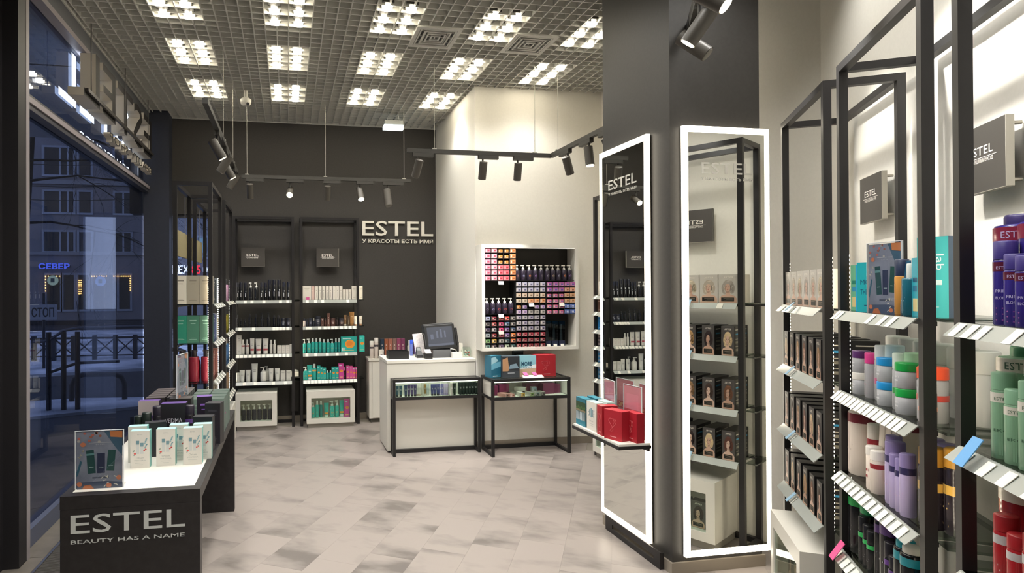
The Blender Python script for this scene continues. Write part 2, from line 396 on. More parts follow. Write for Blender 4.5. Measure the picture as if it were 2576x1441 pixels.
def pr_portrait(q, w, d, h, y, a, c):
    """hair colour carton: portrait of a woman, brand word on top and black caption"""
    hair, skin = (a or '3a2a22'), (c or 'c9a08a')
    hv = tuple(int(hair[i:i+2], 16) for i in (0, 2, 4)); lite = ''.join('%02x' % min(255, int(v*1.15+6)) for v in hv); dk = ''.join('%02x' % int(v*0.7) for v in hv)
    sv = tuple(int(skin[i:i+2], 16) for i in (0, 2, 4)); sh = ''.join('%02x' % int(v*0.84) for v in sv)
    for px, pz, rx, rz in ((-0.02, 0.60, 0.30, 0.22), (-0.22, 0.52, 0.15, 0.15), (0.20, 0.52, 0.14, 0.16), (-0.20, 0.42, 0.13, 0.10), (0.17, 0.40, 0.13, 0.10)): q.fell(w*px, h*pz, w*rx, h*rz, y, C(hair), 12)
    for px, pz, ro in ((-0.22, 0.56, 0.5), (0.2, 0.56, -0.5), (-0.18, 0.44, 0.3), (0.18, 0.43, -0.4), (-0.05, 0.77, 1.4)): q.fell(w*px, h*pz, w*0.022, h*0.08, y-0.00012, C(lite), 8, ro)
    q.fpoly([(-w*0.46, 0.0), (w*0.46, 0.0), (w*0.45, h*0.17), (w*0.34, h*0.25), (w*0.12, h*0.30), (w*0.10, h*0.42), (-w*0.09, h*0.42), (-w*0.12, h*0.30), (-w*0.36, h*0.24), (-w*0.46, h*0.15)], y-0.0002, C(skin))
    q.fpoly([(-w*0.09, h*0.42), (w*0.10, h*0.42), (w*0.11, h*0.36), (-w*0.02, h*0.33)], y-0.00024, C(sh))
    q.fell(0.02*w, h*0.535, w*0.150, h*0.135, y-0.0003, C(skin), 16, 0.12); q.fpoly([(w*0.10, h*0.62), (w*0.165, h*0.56), (w*0.15, h*0.47), (w*0.09, h*0.42), (w*0.11, h*0.52)], y-0.00034, C(sh))
    q.fpoly([(-w*0.17, h*0.60), (-w*0.05, h*0.665), (w*0.10, h*0.655), (w*0.19, h*0.56), (w*0.20, h*0.70), (w*0.02, h*0.76), (-w*0.18, h*0.70)], y-0.0004, C(hair)); q.fpoly([(-w*0.17, h*0.62), (-w*0.11, h*0.62), (-w*0.14, h*0.44), (-w*0.20, h*0.44)], y-0.0004, C(dk))
    for sx in (-0.055, 0.085): q.fell(sx*w, h*0.555, w*0.032, h*0.010, y-0.0004, C('30241f'), 8); q.fpoly([(sx*w-w*0.045, h*0.578), (sx*w+w*0.045, h*0.582), (sx*w, h*0.59)], y-0.0004, C(dk))
    q.fpoly([(w*0.008, h*0.55), (w*0.035, h*0.495), (-w*0.008, h*0.495)], y-0.0004, C(sh)); q.fell(0.015*w, h*0.458, w*0.042, h*0.010, y-0.0004, C('9a4844'), 10)
    q.frect(-w*0.32, w*0.36, h*0.05, h*0.19, y-0.0005, C('17130f')); q.frect(-w*0.27, w*0.24, h*0.145, h*0.157, y-0.0007, C('8f8576')); q.frect(-w*0.27, w*0.1, h*0.11, h*0.12, y-0.0007, C('6f675a')); q.frect(-w*0.27, w*0.2, h*0.075, h*0.085, y-0.0007, C('6f675a'))
    q.frect(-w*0.34, w*0.38, h*0.19, h*0.194, y-0.0006, C('b09a70')); q.frect(-w*0.34, w*0.38, h*0.046, h*0.05, y-0.0006, C('b09a70'))
    add_text(q, 'ESTEL', h*0.055, C('e9e2d6'), 0, y-0.0006, h*0.87, w*0.5, 0, 0.01)
def pr_portrait_side(q, w, d, h, y, a, c):
    pr_portrait(q, w, d, h, y, a, c)
    x = w/2+0.0005
    for z, hh, m in ((0.86, 0.03, 'c9c4b8'), (0.70, 0.05, '2f7fa8'), (0.55, 0.02, '9b968a'), (0.42, 0.07, '6e6a60'), (0.30, 0.02, '9b968a'), (0.16, 0.08, '6e6a60')):
        for s_ in (1, -1): q.poly([(s_*x, s_*-d*0.32, h*z), (s_*x, s_*d*0.32, h*z), (s_*x, s_*d*0.32, h*(z+hh)), (s_*x, s_*-d*0.32, h*(z+hh))], C(m))
def pr_winter(q, w, d, h, y, a, c):
    """pale gift carton: two bottles, berries and sprigs, wording below"""
    for cx, z1 in ((-0.12, 0.74), (0.10, 0.68)):
        q.frect(w*(cx-0.085), w*(cx+0.085), h*0.38, h*z1, y, C('c9ccc9')); q.frect(w*(cx-0.085), w*(cx+0.085), h*(z1-0.10), h*z1, y-0.0003, C('6f8f98'))
    for px, pz, m in ((0.30, 0.72, '7fa3ab'), (0.24, 0.66, '93b0b5'), (0.34, 0.62, '6f939c'), (0.28, 0.56, '8fa9ac'), (0.33, 0.77, '86a8ae'), (-0.32, 0.46, '8d9a8c'), (-0.28, 0.36, '9aa59b')):
        q.fell(w*px, h*pz, w*0.075, h*0.018, y-0.0004, C(m), 8, 0.8)
    q.fell(w*0.30, h*0.50, w*0.055, h*0.02, y-0.0005, C('b8433f'), 8, -0.6); q.fell(w*0.22, h*0.47, w*0.05, h*0.02, y-0.0005, C('c25048'), 8, 0.4)
    q.fell(-w*0.26, h*0.39, w*0.06, h*0.025, y-0.0005, C('d0524c'), 10)
    add_text(q, 'ESTEL', h*0.025, C('9aa09c'), 0, y, h*0.89, w*0.26)
    add_text(q, 'Otium', h*0.055, C('9a9d98'), 0, y, h*0.25, w*0.42); add_text(q, 'WINTERIA', h*0.036, C('a3a7a3'), 0, y, h*0.185, w*0.6)
    q.frect(-w*0.25, w*0.25, h*0.13, h*0.138, y, C('b5b7b2')); q.frect(-w*0.16, w*0.16, h*0.09, h*0.097, y, C('b5b7b2'))
def pr_waterfall(q, w, d, h, y, a, c):
    q.frect(-w/2, w/2, h*0.56, h*0.86, y, C('31482f')); q.frect(-w/2, w/2, h*0.5, h*0.58, y-0.0002, C('8a7a5c')); q.frect(-w/2, w/2, h*0.20, h*0.52, y-0.0003, C('566a6c'))
    for k in range(7): q.fpoly([(-w*0.46+k*w*0.13, h*0.2), (-w*0.38+k*w*0.13, h*0.2), (-w*0.40+k*w*0.13, h*(0.5-0.03*(k % 3))), (-w*0.45+k*w*0.13, h*0.5)], y-0.0005, C('cfdde2'))
    q.frect(-w/2, w/2, 0, h*0.2, y-0.0004, C('2d7f92'))
    for k in range(6): q.fell(-w*0.4+k*w*0.16, h*(0.62+0.05*(k % 2)), w*0.09, h*0.05, y-0.0004, C('4d6a3a'), 8)
def pr_sea(q, w, d, h, y, a, c):
    q.fpoly([(-w/2, h*0.35), (w/2, h*0.5), (w/2, h*0.72), (-w/2, h*0.65)], y, C('6fb3cc')); q.fpoly([(-w/2, h*0.1), (w/2, h*0.18), (w/2, h*0.42), (-w/2, h*0.36)], y-0.0002, C('24647e'))
    q.fpoly([(-w*0.5, h*0.6), (w*0.2, h*0.75), (-w*0.1, h*0.95), (-w*0.5, h*0.9)], y-0.0003, C('a9d3e0')); q.frect(-w*0.34, w*0.1, h*0.05, h*0.08, y-0.0003, C('dbe8ec'))
def pr_dark_sea(q, w, d, h, y, a, c):
    q.fpoly([(-w/2, h*0.3), (-w*0.1, h*0.3), (-w*0.2, h*0.95), (-w/2, h*0.85)], y, C('b58a66')); q.fpoly([(-w*0.15, h*0.4), (w*0.46, h*0.44), (w*0.3, h*0.66), (-w*0.05, h*0.6)], y-0.0002, C('7f97a6'))
    q.fpoly([(-w/2, 0), (w/2, 0), (w/2, h*0.3), (-w*0.1, h*0.34), (-w/2, h*0.2)], y-0.0003, C('3b4046')); q.frect(-w*0.2, w*0.2, h*0.2, h*0.23, y-0.0005, C('c8ccd0'))
def pr_more(q, w, d, h, y, a, c):
    q.fpoly([(-w/2, h*0.3), (w/2, h*0.5), (w/2, h), (-w/2, h)], y, C('8fc3d0')); q.fpoly([(-w/2, 0), (w/2, 0), (w/2, h*0.4), (-w/2, h*0.36)], y-0.0002, C('c6a98c')); q.fpoly([(-w/2, h*0.36), (w/2, h*0.42), (w/2, h*0.6), (-w/2, h*0.4)], y-0.0003, C('e4eef0'))
    add_text(q, 'MORE', h*0.2, C('174a63'), -w*0.05, y-0.0006, h*0.52, w*0.62, 0, 0.03); add_text(q, 'THERAPY', h*0.09, C('49808f'), -w*0.05, y-0.0006, h*0.40, w*0.6)
def pr_white_gift(q, w, d, h, y, a, c):
    for cx, z0, z1, m in ((-0.16, 0.5, 0.72, '7f8f93'), (0.0, 0.45, 0.78, '6d9aa3'), (0.16, 0.48, 0.74, '8a9a9c')): q.frect(w*(cx-0.06), w*(cx+0.06), h*z0, h*z1, y, C(m))
    for px, pz in ((-0.3, 0.5), (-0.28, 0.62), (0.3, 0.6), (0.3, 0.7), (0.28, 0.5)): q.fell(w*px, h*pz, w*0.07, h*0.025, y, C('a5b4ad'), 8, 0.7)
    add_text(q, 'Otium', h*0.06, C('9a9d98'), 0, y, h*0.30, w*0.4); q.frect(-w*0.25, w*0.25, h*0.22, h*0.232, y, C('b5b7b2')); q.frect(-w*0.2, w*0.2, h*0.16, h*0.17, y, C('b5b7b2'))
def pr_red(q, w, d, h, y, a, c):
    q.path([(w*0.25*math.cos(t*1.7)*math.sin(t), y, h*(0.5+0.22*math.sin(t*1.3))) for t in [k*0.33 for k in range(20)]], 0.0008, C('d8787a'), 4)
    q.frect(-w*0.15, w*0.2, h*0.10, h*0.13, y, C('d98c8e'))
def pr_word(q, w, d, h, y, a, c):
    for i, t in enumerate(a.split('|')): add_text(q, t, min(h*0.11, w*0.3), C(c or 'e8e8e8'), 0, y, h*(0.55-0.2*i), w*0.7)
    q.frect(-w*0.2, w*0.2, h*0.12, h*0.14, y, C(c or 'e8e8e8'))
def pr_hair(q, w, d, h, y, a, c):
    add_text(q, 'hair', h*0.085, C('eef6f4'), -w*0.22, y, h*0.84, h*0.30, 0, 0.0, 'L', None, 0, -PI/2); add_text(q, 'lab', h*0.085, C('eef6f4'), w*0.12, y, h*0.78, h*0.20, 0, 0, 'L', None, 0, -PI/2)
    q.frect(-w*0.34, w*0.3, h*0.40, h*0.46, y, C('d5ece8')); q.frect(-w*0.2, w*0.2, h*0.12, h*0.14, y, C('9fd0cc'))
def pr_abstract(q, w, d, h, y, a, c):
    q.frect(-w*0.34, w*0.34, h*0.58, h*0.66, y, C(a)); q.frect(-w*0.34, w*0.2, h*0.42, h*0.52, y, C(c)); q.frect(-w*0.34, w*0.3, h*0.08, h*0.30, y, C('d9c58a'))
PRINTS.update(lines=pr_lines, vert=pr_vert, orange=pr_orange, dye=pr_dye, portrait=pr_portrait, portrait_side=pr_portrait_side, winter=pr_winter, waterfall=pr_waterfall, sea=pr_sea,
              dark_sea=pr_dark_sea, more=pr_more, white_gift=pr_white_gift, red=pr_red, word=pr_word, hair=pr_hair, abstract=pr_abstract)

# ================================================================== STRUCTURE
RY = 0.53366
sR, cR = math.sin(RY), math.cos(RY)
def RW(u, off, z=0.0):               # point by distance along the oblique wall, distance from the camera line, height
    return Vector((sR*u + cR*off, cR*u - sR*off, z))
WX, BY = 3.14, 7.25                  # side wall and back wall planes
ROFF = 1.12                          # oblique wall plane

# ---- floor: slab and vinyl tiles laid along the oblique wall
b = MB().box(-1.56, 6.0, -2.6, 7.6, -0.15, -0.004, C('8d867c', 0.7)); floor = struct('floor', b)
def tile_mat():
    m = mat('vinyl tile', 'b6aa9e', 0.34, spec=0.4); n = m.node_tree.nodes; l = m.node_tree.links; bs = n['Principled BSDF']
    oi = n.new('ShaderNodeObjectInfo'); tc = n.new('ShaderNodeTexCoord'); ad = n.new('ShaderNodeVectorMath'); ad.operation = 'ADD'
    sc = n.new('ShaderNodeVectorMath'); sc.operation = 'SCALE'; sc.inputs['Scale'].default_value = 37.0
    cb = n.new('ShaderNodeCombineXYZ'); l.new(oi.outputs['Random'], cb.inputs[0]); l.new(oi.outputs['Random'], cb.inputs[1]); l.new(cb.outputs[0], sc.inputs[0])
    l.new(tc.outputs['Object'], ad.inputs[0]); l.new(sc.outputs[0], ad.inputs[1])
    mp = n.new('ShaderNodeMapping'); mp.inputs['Scale'].default_value = (3.4, 1.5, 1); l.new(ad.outputs[0], mp.inputs[0])
    n1 = n.new('ShaderNodeTexNoise'); n1.inputs['Scale'].default_value = 1.35; n1.inputs['Detail'].default_value = 2; l.new(mp.outputs[0], n1.inputs['Vector'])
    n2 = n.new('ShaderNodeTexNoise'); n2.inputs['Scale'].default_value = 9; n2.inputs['Detail'].default_value = 6; l.new(mp.outputs[0], n2.inputs['Vector'])
    mx = n.new('ShaderNodeMath'); mx.operation = 'MULTIPLY_ADD'; mx.inputs[1].default_value = 0.22; l.new(n2.outputs['Fac'], mx.inputs[0]); l.new(n1.outputs['Fac'], mx.inputs[2])
    ra = n.new('ShaderNodeMath'); ra.operation = 'MULTIPLY_ADD'; ra.inputs[1].default_value = 0.12; l.new(oi.outputs['Random'], ra.inputs[0]); l.new(mx.outputs[0], ra.inputs[2])
    r = n.new('ShaderNodeValToRGB'); l.new(ra.outputs[0], r.inputs[0])
    e = r.color_ramp.elements
    e[0].position = 0.46; e[0].color = (*hx('726b67'), 1); e[1].position = 0.70; e[1].color = (*hx('9b928c'), 1)
    k = r.color_ramp.elements.new(0.585); k.color = (*hx('8e8681'), 1)
    l.new(r.outputs[0], bs.inputs['Base Color'])
    return m
TW, TL = 0.2665, 0.527
tb = MB(); g = 0.0002
tb.hull8([(g, g, -0.004), (TL-g, g, -0.004), (TL-g, TW-g, -0.004), (g, TW-g, -0.004), (g*1.6, g*1.6, 0), (TL-g*1.6, g*1.6, 0), (TL-g*1.6, TW-g*1.6, 0), (g*1.6, TW-g*1.6, 0)], tile_mat())
tme = tb.mesh('tile')
rt = Matrix.Rotation(PI/2 - RY, 4, 'Z')
NT = []
for j in range(-14, 12):              # columns across, offset from the camera line
    off0 = -0.594 + TW*j
    sh = 4.314 - 0.167*abs(j) if j <= 0 else 4.314 + 0.36*(j % 3)*0.5
    sh = sh % TL
    for i in range(-2, 20):
        u = sh + TL*i
        c = RW(u + TL/2, off0 + TW/2)
        if not (-1.36 < c.x < 3.02 and 1.5 < c.y < 7.2 and off0 + TW/2 < 1.06): continue
        if (c.y > 5.72 and c.x > 1.9) : continue
        if c.x < -0.62 and c.y < 4.1: continue
        p = RW(u, off0 + TW)
        NT.append(1); part('tile', tme, floor, M=Matrix.Translation(p) @ rt)
# stone strip along the glass, entrance mat
b = MB(); mst = noisy('grey stone', '5d5750', '6b655d', 9, 0.5, bump=0.05)
for k in range(9):
    part('stone_slab', MB().box(-1.56, -1.395, 1.2+k*0.66, 1.2+k*0.66+0.655, -0.004, 0.002, mst), floor)
mroot = thing('entrance_mat', 'ribbed aluminium entrance mat sunk in the floor along the shop window', 'mat', TM(-1.0, 3.4, 0))
part('mat_frame', MB().box(-0.39, -0.375, -1.1, 0.95, -0.004, 0.006, CHROME).box(-0.375, 0.06, 0.94, 0.95, -0.004, 0.006, CHROME).box(-0.375, 0.06, -1.1, 0.94, -0.004, 0.0, C('2b2826', 0.8)), mroot)
rb = MB()
for k in range(136): rb.box(-0.372, 0.06, -1.09+k*0.015, -1.09+k*0.015+0.008, 0.0, 0.005, C('77716a', 0.5, 0.6))
part('ribs', rb, mroot, kind='stuff')

# ---- walls
struct('wall_back', MB().box(-0.86, 1.9, BY, BY+0.2, 0, 3.9, DARKWALL).box(-1.75, -0.86, BY, BY+0.2, 2.42, 3.9, DARKWALL).box(-1.75, -0.86, BY, BY+0.2, 0, 0.12, DARKWALL))
struct('wall_right', MB().box(1.80, WX+0.3, 5.66, BY+0.2, 0, 3.9, WHITEWALL))
struct('wall_side', MB().box(WX, WX+0.25, 2.6, 5.66, 0, 3.9, WHITEWALL))
p0, p1, p2, p3 = RW(4.25, ROFF), RW(-2.2, ROFF), RW(-2.2, ROFF+0.2), RW(4.3, ROFF+0.2)
b = MB(); b.hull8([(p.x, p.y, 0) for p in (p0, p3, p2, p1)][::-1] + [(p.x, p.y, 3.9) for p in (p0, p3, p2, p1)][::-1], WHITEWALL); struct('wall_oblique', b)
struct('wall_near', MB().box(-1.8, 1.2, -2.2, -2.0, 0, 3.9, WHITEWALL))
struct('wall_left', MB().box(-3.2, -1.478, 3.70, 3.80, 0, 3.9, mat('dark anodised cladding', '1f1d20', 0.5)).box(-1.80, -1.56, -2.0, 3.70, 0, 3.9, mat('dark anodised cladding')))
# corner pillar between the two windows, bulkhead over the window
struct('pillar_corner', MB().box(-1.56, -1.29, 7.06, BY, 0, 3.9, noisy('blue grey painted pillar', '2a2d38', '2d303b', 40, 0.6)))
struct('bulkhead_left', MB().box(-1.62, -1.50, 3.80, 7.06, 3.40, 3.9, C('55565a', 0.6)))
# skirting
sk = C('a0978a', 0.35, 0.4)
struct('baseboard_back', MB().box(-0.86, 1.79, BY-0.012, BY, 0, 0.07, sk))
struct('baseboard_right', MB().box(1.8, WX, 5.648, 5.66, 0, 0.07, sk))
struct('baseboard_side', MB().box(WX-0.012, WX, 3.05, 5.648, 0, 0.07, sk))
# hairline crack on the white return
# ---- column with steel kick plate
CX0, CX1, CY0, CY1 = 2.05, 2.605, 2.975, 3.68
struct('column', MB().box(CX0, CX1, CY0, CY1, 0, 3.9, COLDARK))
struct('baseboard_column', MB().box(CX0-0.012, CX1+0.012, CY0-0.012, CY1+0.012, 0, 0.062, sk))

# ---- ceiling: dark slab above an open cell grid
struct('slab_ceiling', MB().box(-1.62, 6.0, -2.2, BY+0.2, 3.9, 4.0, C('55544f', 0.8)))
ceiling = bpy.data.objects.new('ceiling', None); COL.objects.link(ceiling); ceiling['kind'] = 'structure'
GRID = mat('ceiling grid slat', 'cfcec7', 0.5)  # paler than the likely dark grey grid: lamp haze put into the colour
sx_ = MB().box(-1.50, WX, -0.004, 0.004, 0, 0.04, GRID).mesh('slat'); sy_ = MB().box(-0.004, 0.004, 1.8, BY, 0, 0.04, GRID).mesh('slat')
k = 0
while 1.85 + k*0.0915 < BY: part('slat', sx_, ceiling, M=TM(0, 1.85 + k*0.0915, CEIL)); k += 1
k = 0
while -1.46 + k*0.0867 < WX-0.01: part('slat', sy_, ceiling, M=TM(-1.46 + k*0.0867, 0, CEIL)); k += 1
part('backing', MB().box(-1.5, WX, -2.0, BY, CEIL+0.10, CEIL+0.11, C('bebdb6', 0.8)), ceiling)  # backing lightened too, its colour carries the veiling glare around the lamps
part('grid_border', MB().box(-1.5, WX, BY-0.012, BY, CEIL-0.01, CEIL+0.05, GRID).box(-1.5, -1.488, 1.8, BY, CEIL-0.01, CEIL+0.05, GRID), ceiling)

# ---- shop window 1 (left) : frame, panes
FR = mat('window frame', '3a3a40', 0.4); FRL = mat('window jamb edge', '8b8486', 0.45)
GX = -1.57
w1 = bpy.data.objects.new('window_1', None); COL.objects.link(w1); w1['kind'] = 'structure'
part('window_sill', MB().box(GX-0.05, GX+0.04, 3.80, 7.06, 0, 0.11, mat('sill metal', '4b5062', 0.4)), w1)
part('transom', MB().box(GX-0.04, GX+0.065, 3.80, 7.06, 2.63, 2.72, FR).box(GX+0.065, GX+0.075, 3.80, 7.06, 2.665, 2.70, FRL), w1)
part('jamb', MB().box(GX-0.05, -1.476, 3.80, 3.845, 0, 3.4, FRL), w1)
part('mullion', MB().box(GX-0.03, GX+0.03, 6.70, 6.75, 2.72, 3.4, FR), w1)
part('head', MB().box(GX-0.04, GX+0.07, 3.80, 7.06, 3.36, 3.40, FRL), w1)
part('pane', MB().box(GX-0.012, GX, 3.845, 7.06, 0.11, 2.63, WINGLASS), w1)
part('pane', MB().box(GX-0.012, GX, 3.845, 7.06, 2.72, 3.36, WINGLASS), w1)
# ---- window 2 at the back, beside the dark wall
w2 = bpy.data.objects.new('window_2', None); COL.objects.link(w2); w2['kind'] = 'structure'
part('frame', MB().box(-1.29, -1.25, BY+0.02, BY+0.08, 0.12, 2.42, FR).box(-0.90, -0.86, BY+0.02, BY+0.08, 0.12, 2.42, FR).box(-1.25, -0.90, BY+0.02, BY+0.08, 2.38, 2.42, FR).box(-1.25, -0.90, BY+0.02, BY+0.08, 0.12, 0.17, FR), w2)
part('pane', MB().box(-1.25, -0.90, BY+0.045, BY+0.055, 0.17, 2.38, glass('back window glass', 'e8edf6', 0.0, 0.97)), w2)

# ================================================================== CEILING LIGHTS
def place_cluster(i, j):
    x, y = LX[i], LY[j]
    ordx = ['window', 'second', 'middle', 'fourth', 'column'][i]
    rowd = ['farthest', 'second farthest', 'middle', 'fourth', 'fifth', 'sixth', 'seventh'][j]
    o = thing('ceiling_light', f'recessed six-lamp cluster, {rowd} row from the counter wall, {ordx} file across the ceiling', 'ceiling light', TM(x, y, CEIL), 'recessed lamp clusters in the grid ceiling')
    part('housing', HOUS, o)
    for a in (-0.086, 0.086):
        for c in (-0.182, 0, 0.182): part('lamp', LAMPME, o, M=TM(a, c, 0))
    lamp_light('cluster_light', (x, y, CEIL-0.03), (x, y, 0), LAMP_W, 128, 0.7, 0.14)
hb = MB()
for a in (-0.086, 0.086): hb.box(a-0.043, a+0.043, -0.23, 0.23, 0.015, 0.07, C('3c3b38', 0.6))
HOUS = hb.mesh('housing')
LAMPME = MB()
LAMPME.loft([[(0.036*(abs(math.cos(t))**0.5)*(1 if math.cos(t) > 0 else -1)*s_, 0.036*(abs(math.sin(t))**0.5)*(1 if math.sin(t) > 0 else -1)*s_, z) for t in [2*PI*(q+0.5)/12 for q in range(12)]] for s_, z in ((0.95, -0.014), (1.0, 0.02))], LAMPM, False)
LAMPME = LAMPME.mesh('lamp')
for i in range(5):
    for j in range(7):
        if (LX[i] > 1.9 and j == 0): continue            # white wall block
        if j >= 3:                                        # behind the picture: light only
            lx, ly = LX[i], LY[j]
            if i < 4 or j < 5: lamp_light('cluster_light', (lx, ly, CEIL-0.03), (lx, ly, 0), LAMP_W, 128, 0.7, 0.14)
            continue
        place_cluster(i, j)

# square air diffusers in the grid
for n_, (x, y) in enumerate(((1.14, 4.60), (1.92, 4.60))):
    o = thing('ceiling_vent', ('square grey air diffuser in ceiling grid, middle of the shop', 'square grey air diffuser in ceiling grid, closest to the column')[n_], 'vent', TM(x, y, CEIL-0.006), 'square ceiling air diffusers')
    part('backing', MB().box(-0.15, 0.15, -0.17, 0.17, 0.012, 0.016, C('4c4b47', 0.7)), o)
    for q in range(5):
        a = 0.175 - q*0.034; c_ = a - (0.03 if q == 0 else 0.012); e = 0.19 if q == 0 else a*1.09; f_ = c_*1.09
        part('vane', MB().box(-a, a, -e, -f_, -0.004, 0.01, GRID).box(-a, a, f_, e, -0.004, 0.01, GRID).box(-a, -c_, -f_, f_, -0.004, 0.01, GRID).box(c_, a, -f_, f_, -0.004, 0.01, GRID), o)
# dome camera, emergency luminaire
o = thing('dome_camera', 'small white security camera under the ceiling grid near the dark back wall', 'camera', TM(-0.40, 6.15, 3.40))
part('bracket', MB().cyl((0, 0, 0.04), (0, 0, 0.12), 0.02, C('d5d2c8')), o); part('body', MB().lathe([(0.03, -0.03), (0.05, -0.01), (0.055, 0.03), (0.03, 0.05)], C('dcd9cf', 0.4), 14), o)
part('lens', MB().cyl((0.02, -0.045, -0.02), (0.024, -0.06, -0.03), 0.015, C('26262a', 0.2)), o)
o = thing('emergency_light', 'hanging emergency luminaire with glowing white diffuser near back wall', 'light', TM(1.16, 6.6, 3.36))
part('housing', MB().box(-0.10, 0.10, -0.05, 0.05, 0, 0.05, C('a8aaa6')), o); part('diffuser', MB().box(-0.11, 0.11, -0.055, 0.055, -0.04, 0, emis('cool diffuser', 'e8fbff', 3.0)), o)
part('hanger', MB().cyl((-0.07, 0, 0.05), (-0.05, 0, 0.16), 0.003, C('bbbbbb')).cyl((0.07, 0, 0.05), (0.05, 0, 0.16), 0.003, C('bbbbbb')), o)

# ================================================================== TRACKS AND SPOTLIGHTS
TRK = mat('track black', '35332f', 0.5)
def track(name_label, pts, wires, z):
    o = thing('lighting_track', name_label, 'track', TM(pts[0][0], pts[0][1], z)); ox, oy = pts[0]
    for a, c in zip(pts, pts[1:]): part('rail', MB().bar((a[0]-ox, a[1]-oy, 0), (c[0]-ox, c[1]-oy, 0), 0.035, TRK, 0.035), o)
    for w in wires:
        q = MB().cyl((w[0]-ox, w[1]-oy, 0.02), (w[0]-ox, w[1]-oy, CEIL-z), 0.0022, C('b9b6ac', 0.3, 0.5), 6).box(w[0]-ox-0.018, w[0]-ox+0.018, w[1]-oy-0.012, w[1]-oy+0.012, 0.016, 0.028, C('a9a69c'))
        part('suspension_wire', q, o)
    return o
SPOTM = mat('spot body', '4a4640', 0.45)
def spot(label, x, y, z, ang, aim, on, group, size=1.0, adir=0.0, watts=0, lens=None):
    """track spotlight: adapter under the rail, can hinged below it and aimed along aim"""
    o = thing('track_spotlight', label, 'spotlight', TM(x, y, z, ang), group)
    part('adapter', MB().box(-0.09*size, 0.09*size, -0.017, 0.017, -0.05, -0.018, TRK), o)
    part('stem', MB().cyl((-0.05*size, 0, -0.05), (-0.05*size, 0, -0.10*size), 0.008, TRK, 8), o)
    d = (Matrix.Rotation(-ang, 3, 'Z') @ Vector(aim)).normalized(); c = Vector((-0.05*size, 0, -0.12*size)) + Vector((0, 0, -0.03*size))
    L, r = 0.075*size, 0.034*size
    part('can', MB().cyl(c - d*L, c + d*L, r, SPOTM, 18), o)
    part('lens', MB().cyl(c + d*(L+0.0006), c + d*(L+0.003), r*0.86, lens or (emis('spot lens on', 'fff0d0', 30.0) if on else C('8d8a84', 0.15)), 18), o)
    if watts:
        wp = o.matrix_world @ (c + d*(L+0.02)); lamp_light('spot_light', wp, wp + Vector(aim), watts, 60, 0.8, 0.03)
    return o
ZT = 2.725
track('dark lighting track hung on wires before the dark back wall', [(-0.46, 6.45), (1.32, 6.45)], [(-0.41, 6.45), (0.40, 6.45), (1.25, 6.45)], ZT)
gb = 'spotlights on the track before the back wall'
for x, d, on, w, lb in ((-0.33, (0, 0.5, -1), False, 9, 'dark track spotlight turned to the back wall, first from the window'), (0.08, (-0.1, -1.0, -0.65), True, 14, 'glaring track spotlight facing the shop, second from the window'),
                   (0.47, (0, 0.5, -1), False, 9, 'dark track spotlight turned to the back wall, third from the window'), (0.82, (0.1, -0.55, -1), True, 10, 'lit track spotlight pointing steeply down, fourth from the window')):
    spot(lb, x, 6.45, ZT, 0, d, on, gb, 1.0, 0, w)
o = spot('dark track spotlight with small reddish reflections at the track end', 1.13, 6.45, ZT, 0, (0.1, -0.25, -1), False, gb, 1.25)
track('angled lighting track over the counter, turning toward the mirror column', [(1.0, 5.03), (2.305, 5.03), (2.305, 3.9)], [(1.24, 5.03), (2.15, 5.03), (2.305, 4.9)], ZT)
gc = 'spotlights on the track over the counter'
spot('dim track spotlight before the dark wall, at free end of the counter track', 1.14, 5.03, ZT, 0, (-0.2, 0.5, -1), False, gc, 1.0, 0, 8)
spot('black track spotlight hanging upright, first before the white wall', 1.72, 5.03, ZT, 0, (0, 0.35, -1), False, gc, 1.0, 0, 65)
spot('black track spotlight hanging upright, second before the white wall', 2.04, 5.03, ZT, 0, (0.05, 0.35, -1), False, gc, 1.0, 0, 65)
spot('black track spotlight tilted sideways just past the track corner', 2.305, 4.76, ZT, PI/2, (0.45, 0.3, -1), False, gc, 1.0, 0, 14)
spot('lit black track spotlight hanging straight down near the mirror column', 2.305, 4.40, ZT, PI/2, (0.05, -0.12, -1), True, gc, 1.0, 0, 12)
spot('black track spotlight half hidden behind the dark column', 2.305, 4.10, ZT, PI/2, (0.55, 0.1, -1), False, gc, 1.0, 0, 12)
track('lighting track hung along the shop window above the window racks', [(-0.5, 3.9), (-0.5, 6.25)], [(-0.5, 5.0), (-0.5, 5.86)], ZT)
gd = 'spotlights on the track along the window'
spot('brown track spotlight above the window racks tilted to the aisle, larger looking', -0.5, 4.62, ZT, PI/2, (0.50, 0.12, -0.85), True, gd, 1.0, 0, 8, emis('spot lens dim', 'fff0d0', 3.0))
spot('track spotlight above window racks turned to the glass, first of two dark ones', -0.5, 5.15, ZT, PI/2, (-0.6, 0.1, -1), False, gd, 1.0, 0, 6, C('c9c5bd', 0.3))
spot('brown track spotlight above the second window rack tilted to the aisle', -0.5, 5.42, ZT, PI/2, (0.50, 0.12, -0.85), True, gd, 1.0, 0, 8, emis('spot lens dim', 'fff0d0', 3.0))
spot('track spotlight above window racks turned to the glass, second of two dark ones', -0.5, 5.95, ZT, PI/2, (-0.6, 0.1, -1), False, gd, 1.0, 0, 6, C('c9c5bd', 0.3))
ra = PI/2 - RY
pA, pB = RW(3.75, 0.36), RW(0.2, 0.36)
track('black lighting track hung in front of the oblique wall racks', [(pA.x, pA.y), (pB.x, pB.y)], [RW(3.30, 0.36)[:2], RW(1.6, 0.36)[:2]], 2.98)
ge = 'spotlights on the track before the oblique wall'
rn = Vector((-cR, sR, 0)); ru = Vector((sR, cR, 0))
def rspot(lb, u, aim, on, w, size=1.15):
    p = RW(u, 0.36); spot(lb, p.x, p.y, 2.98, ra + PI, aim, on, ge, size, 0, w)
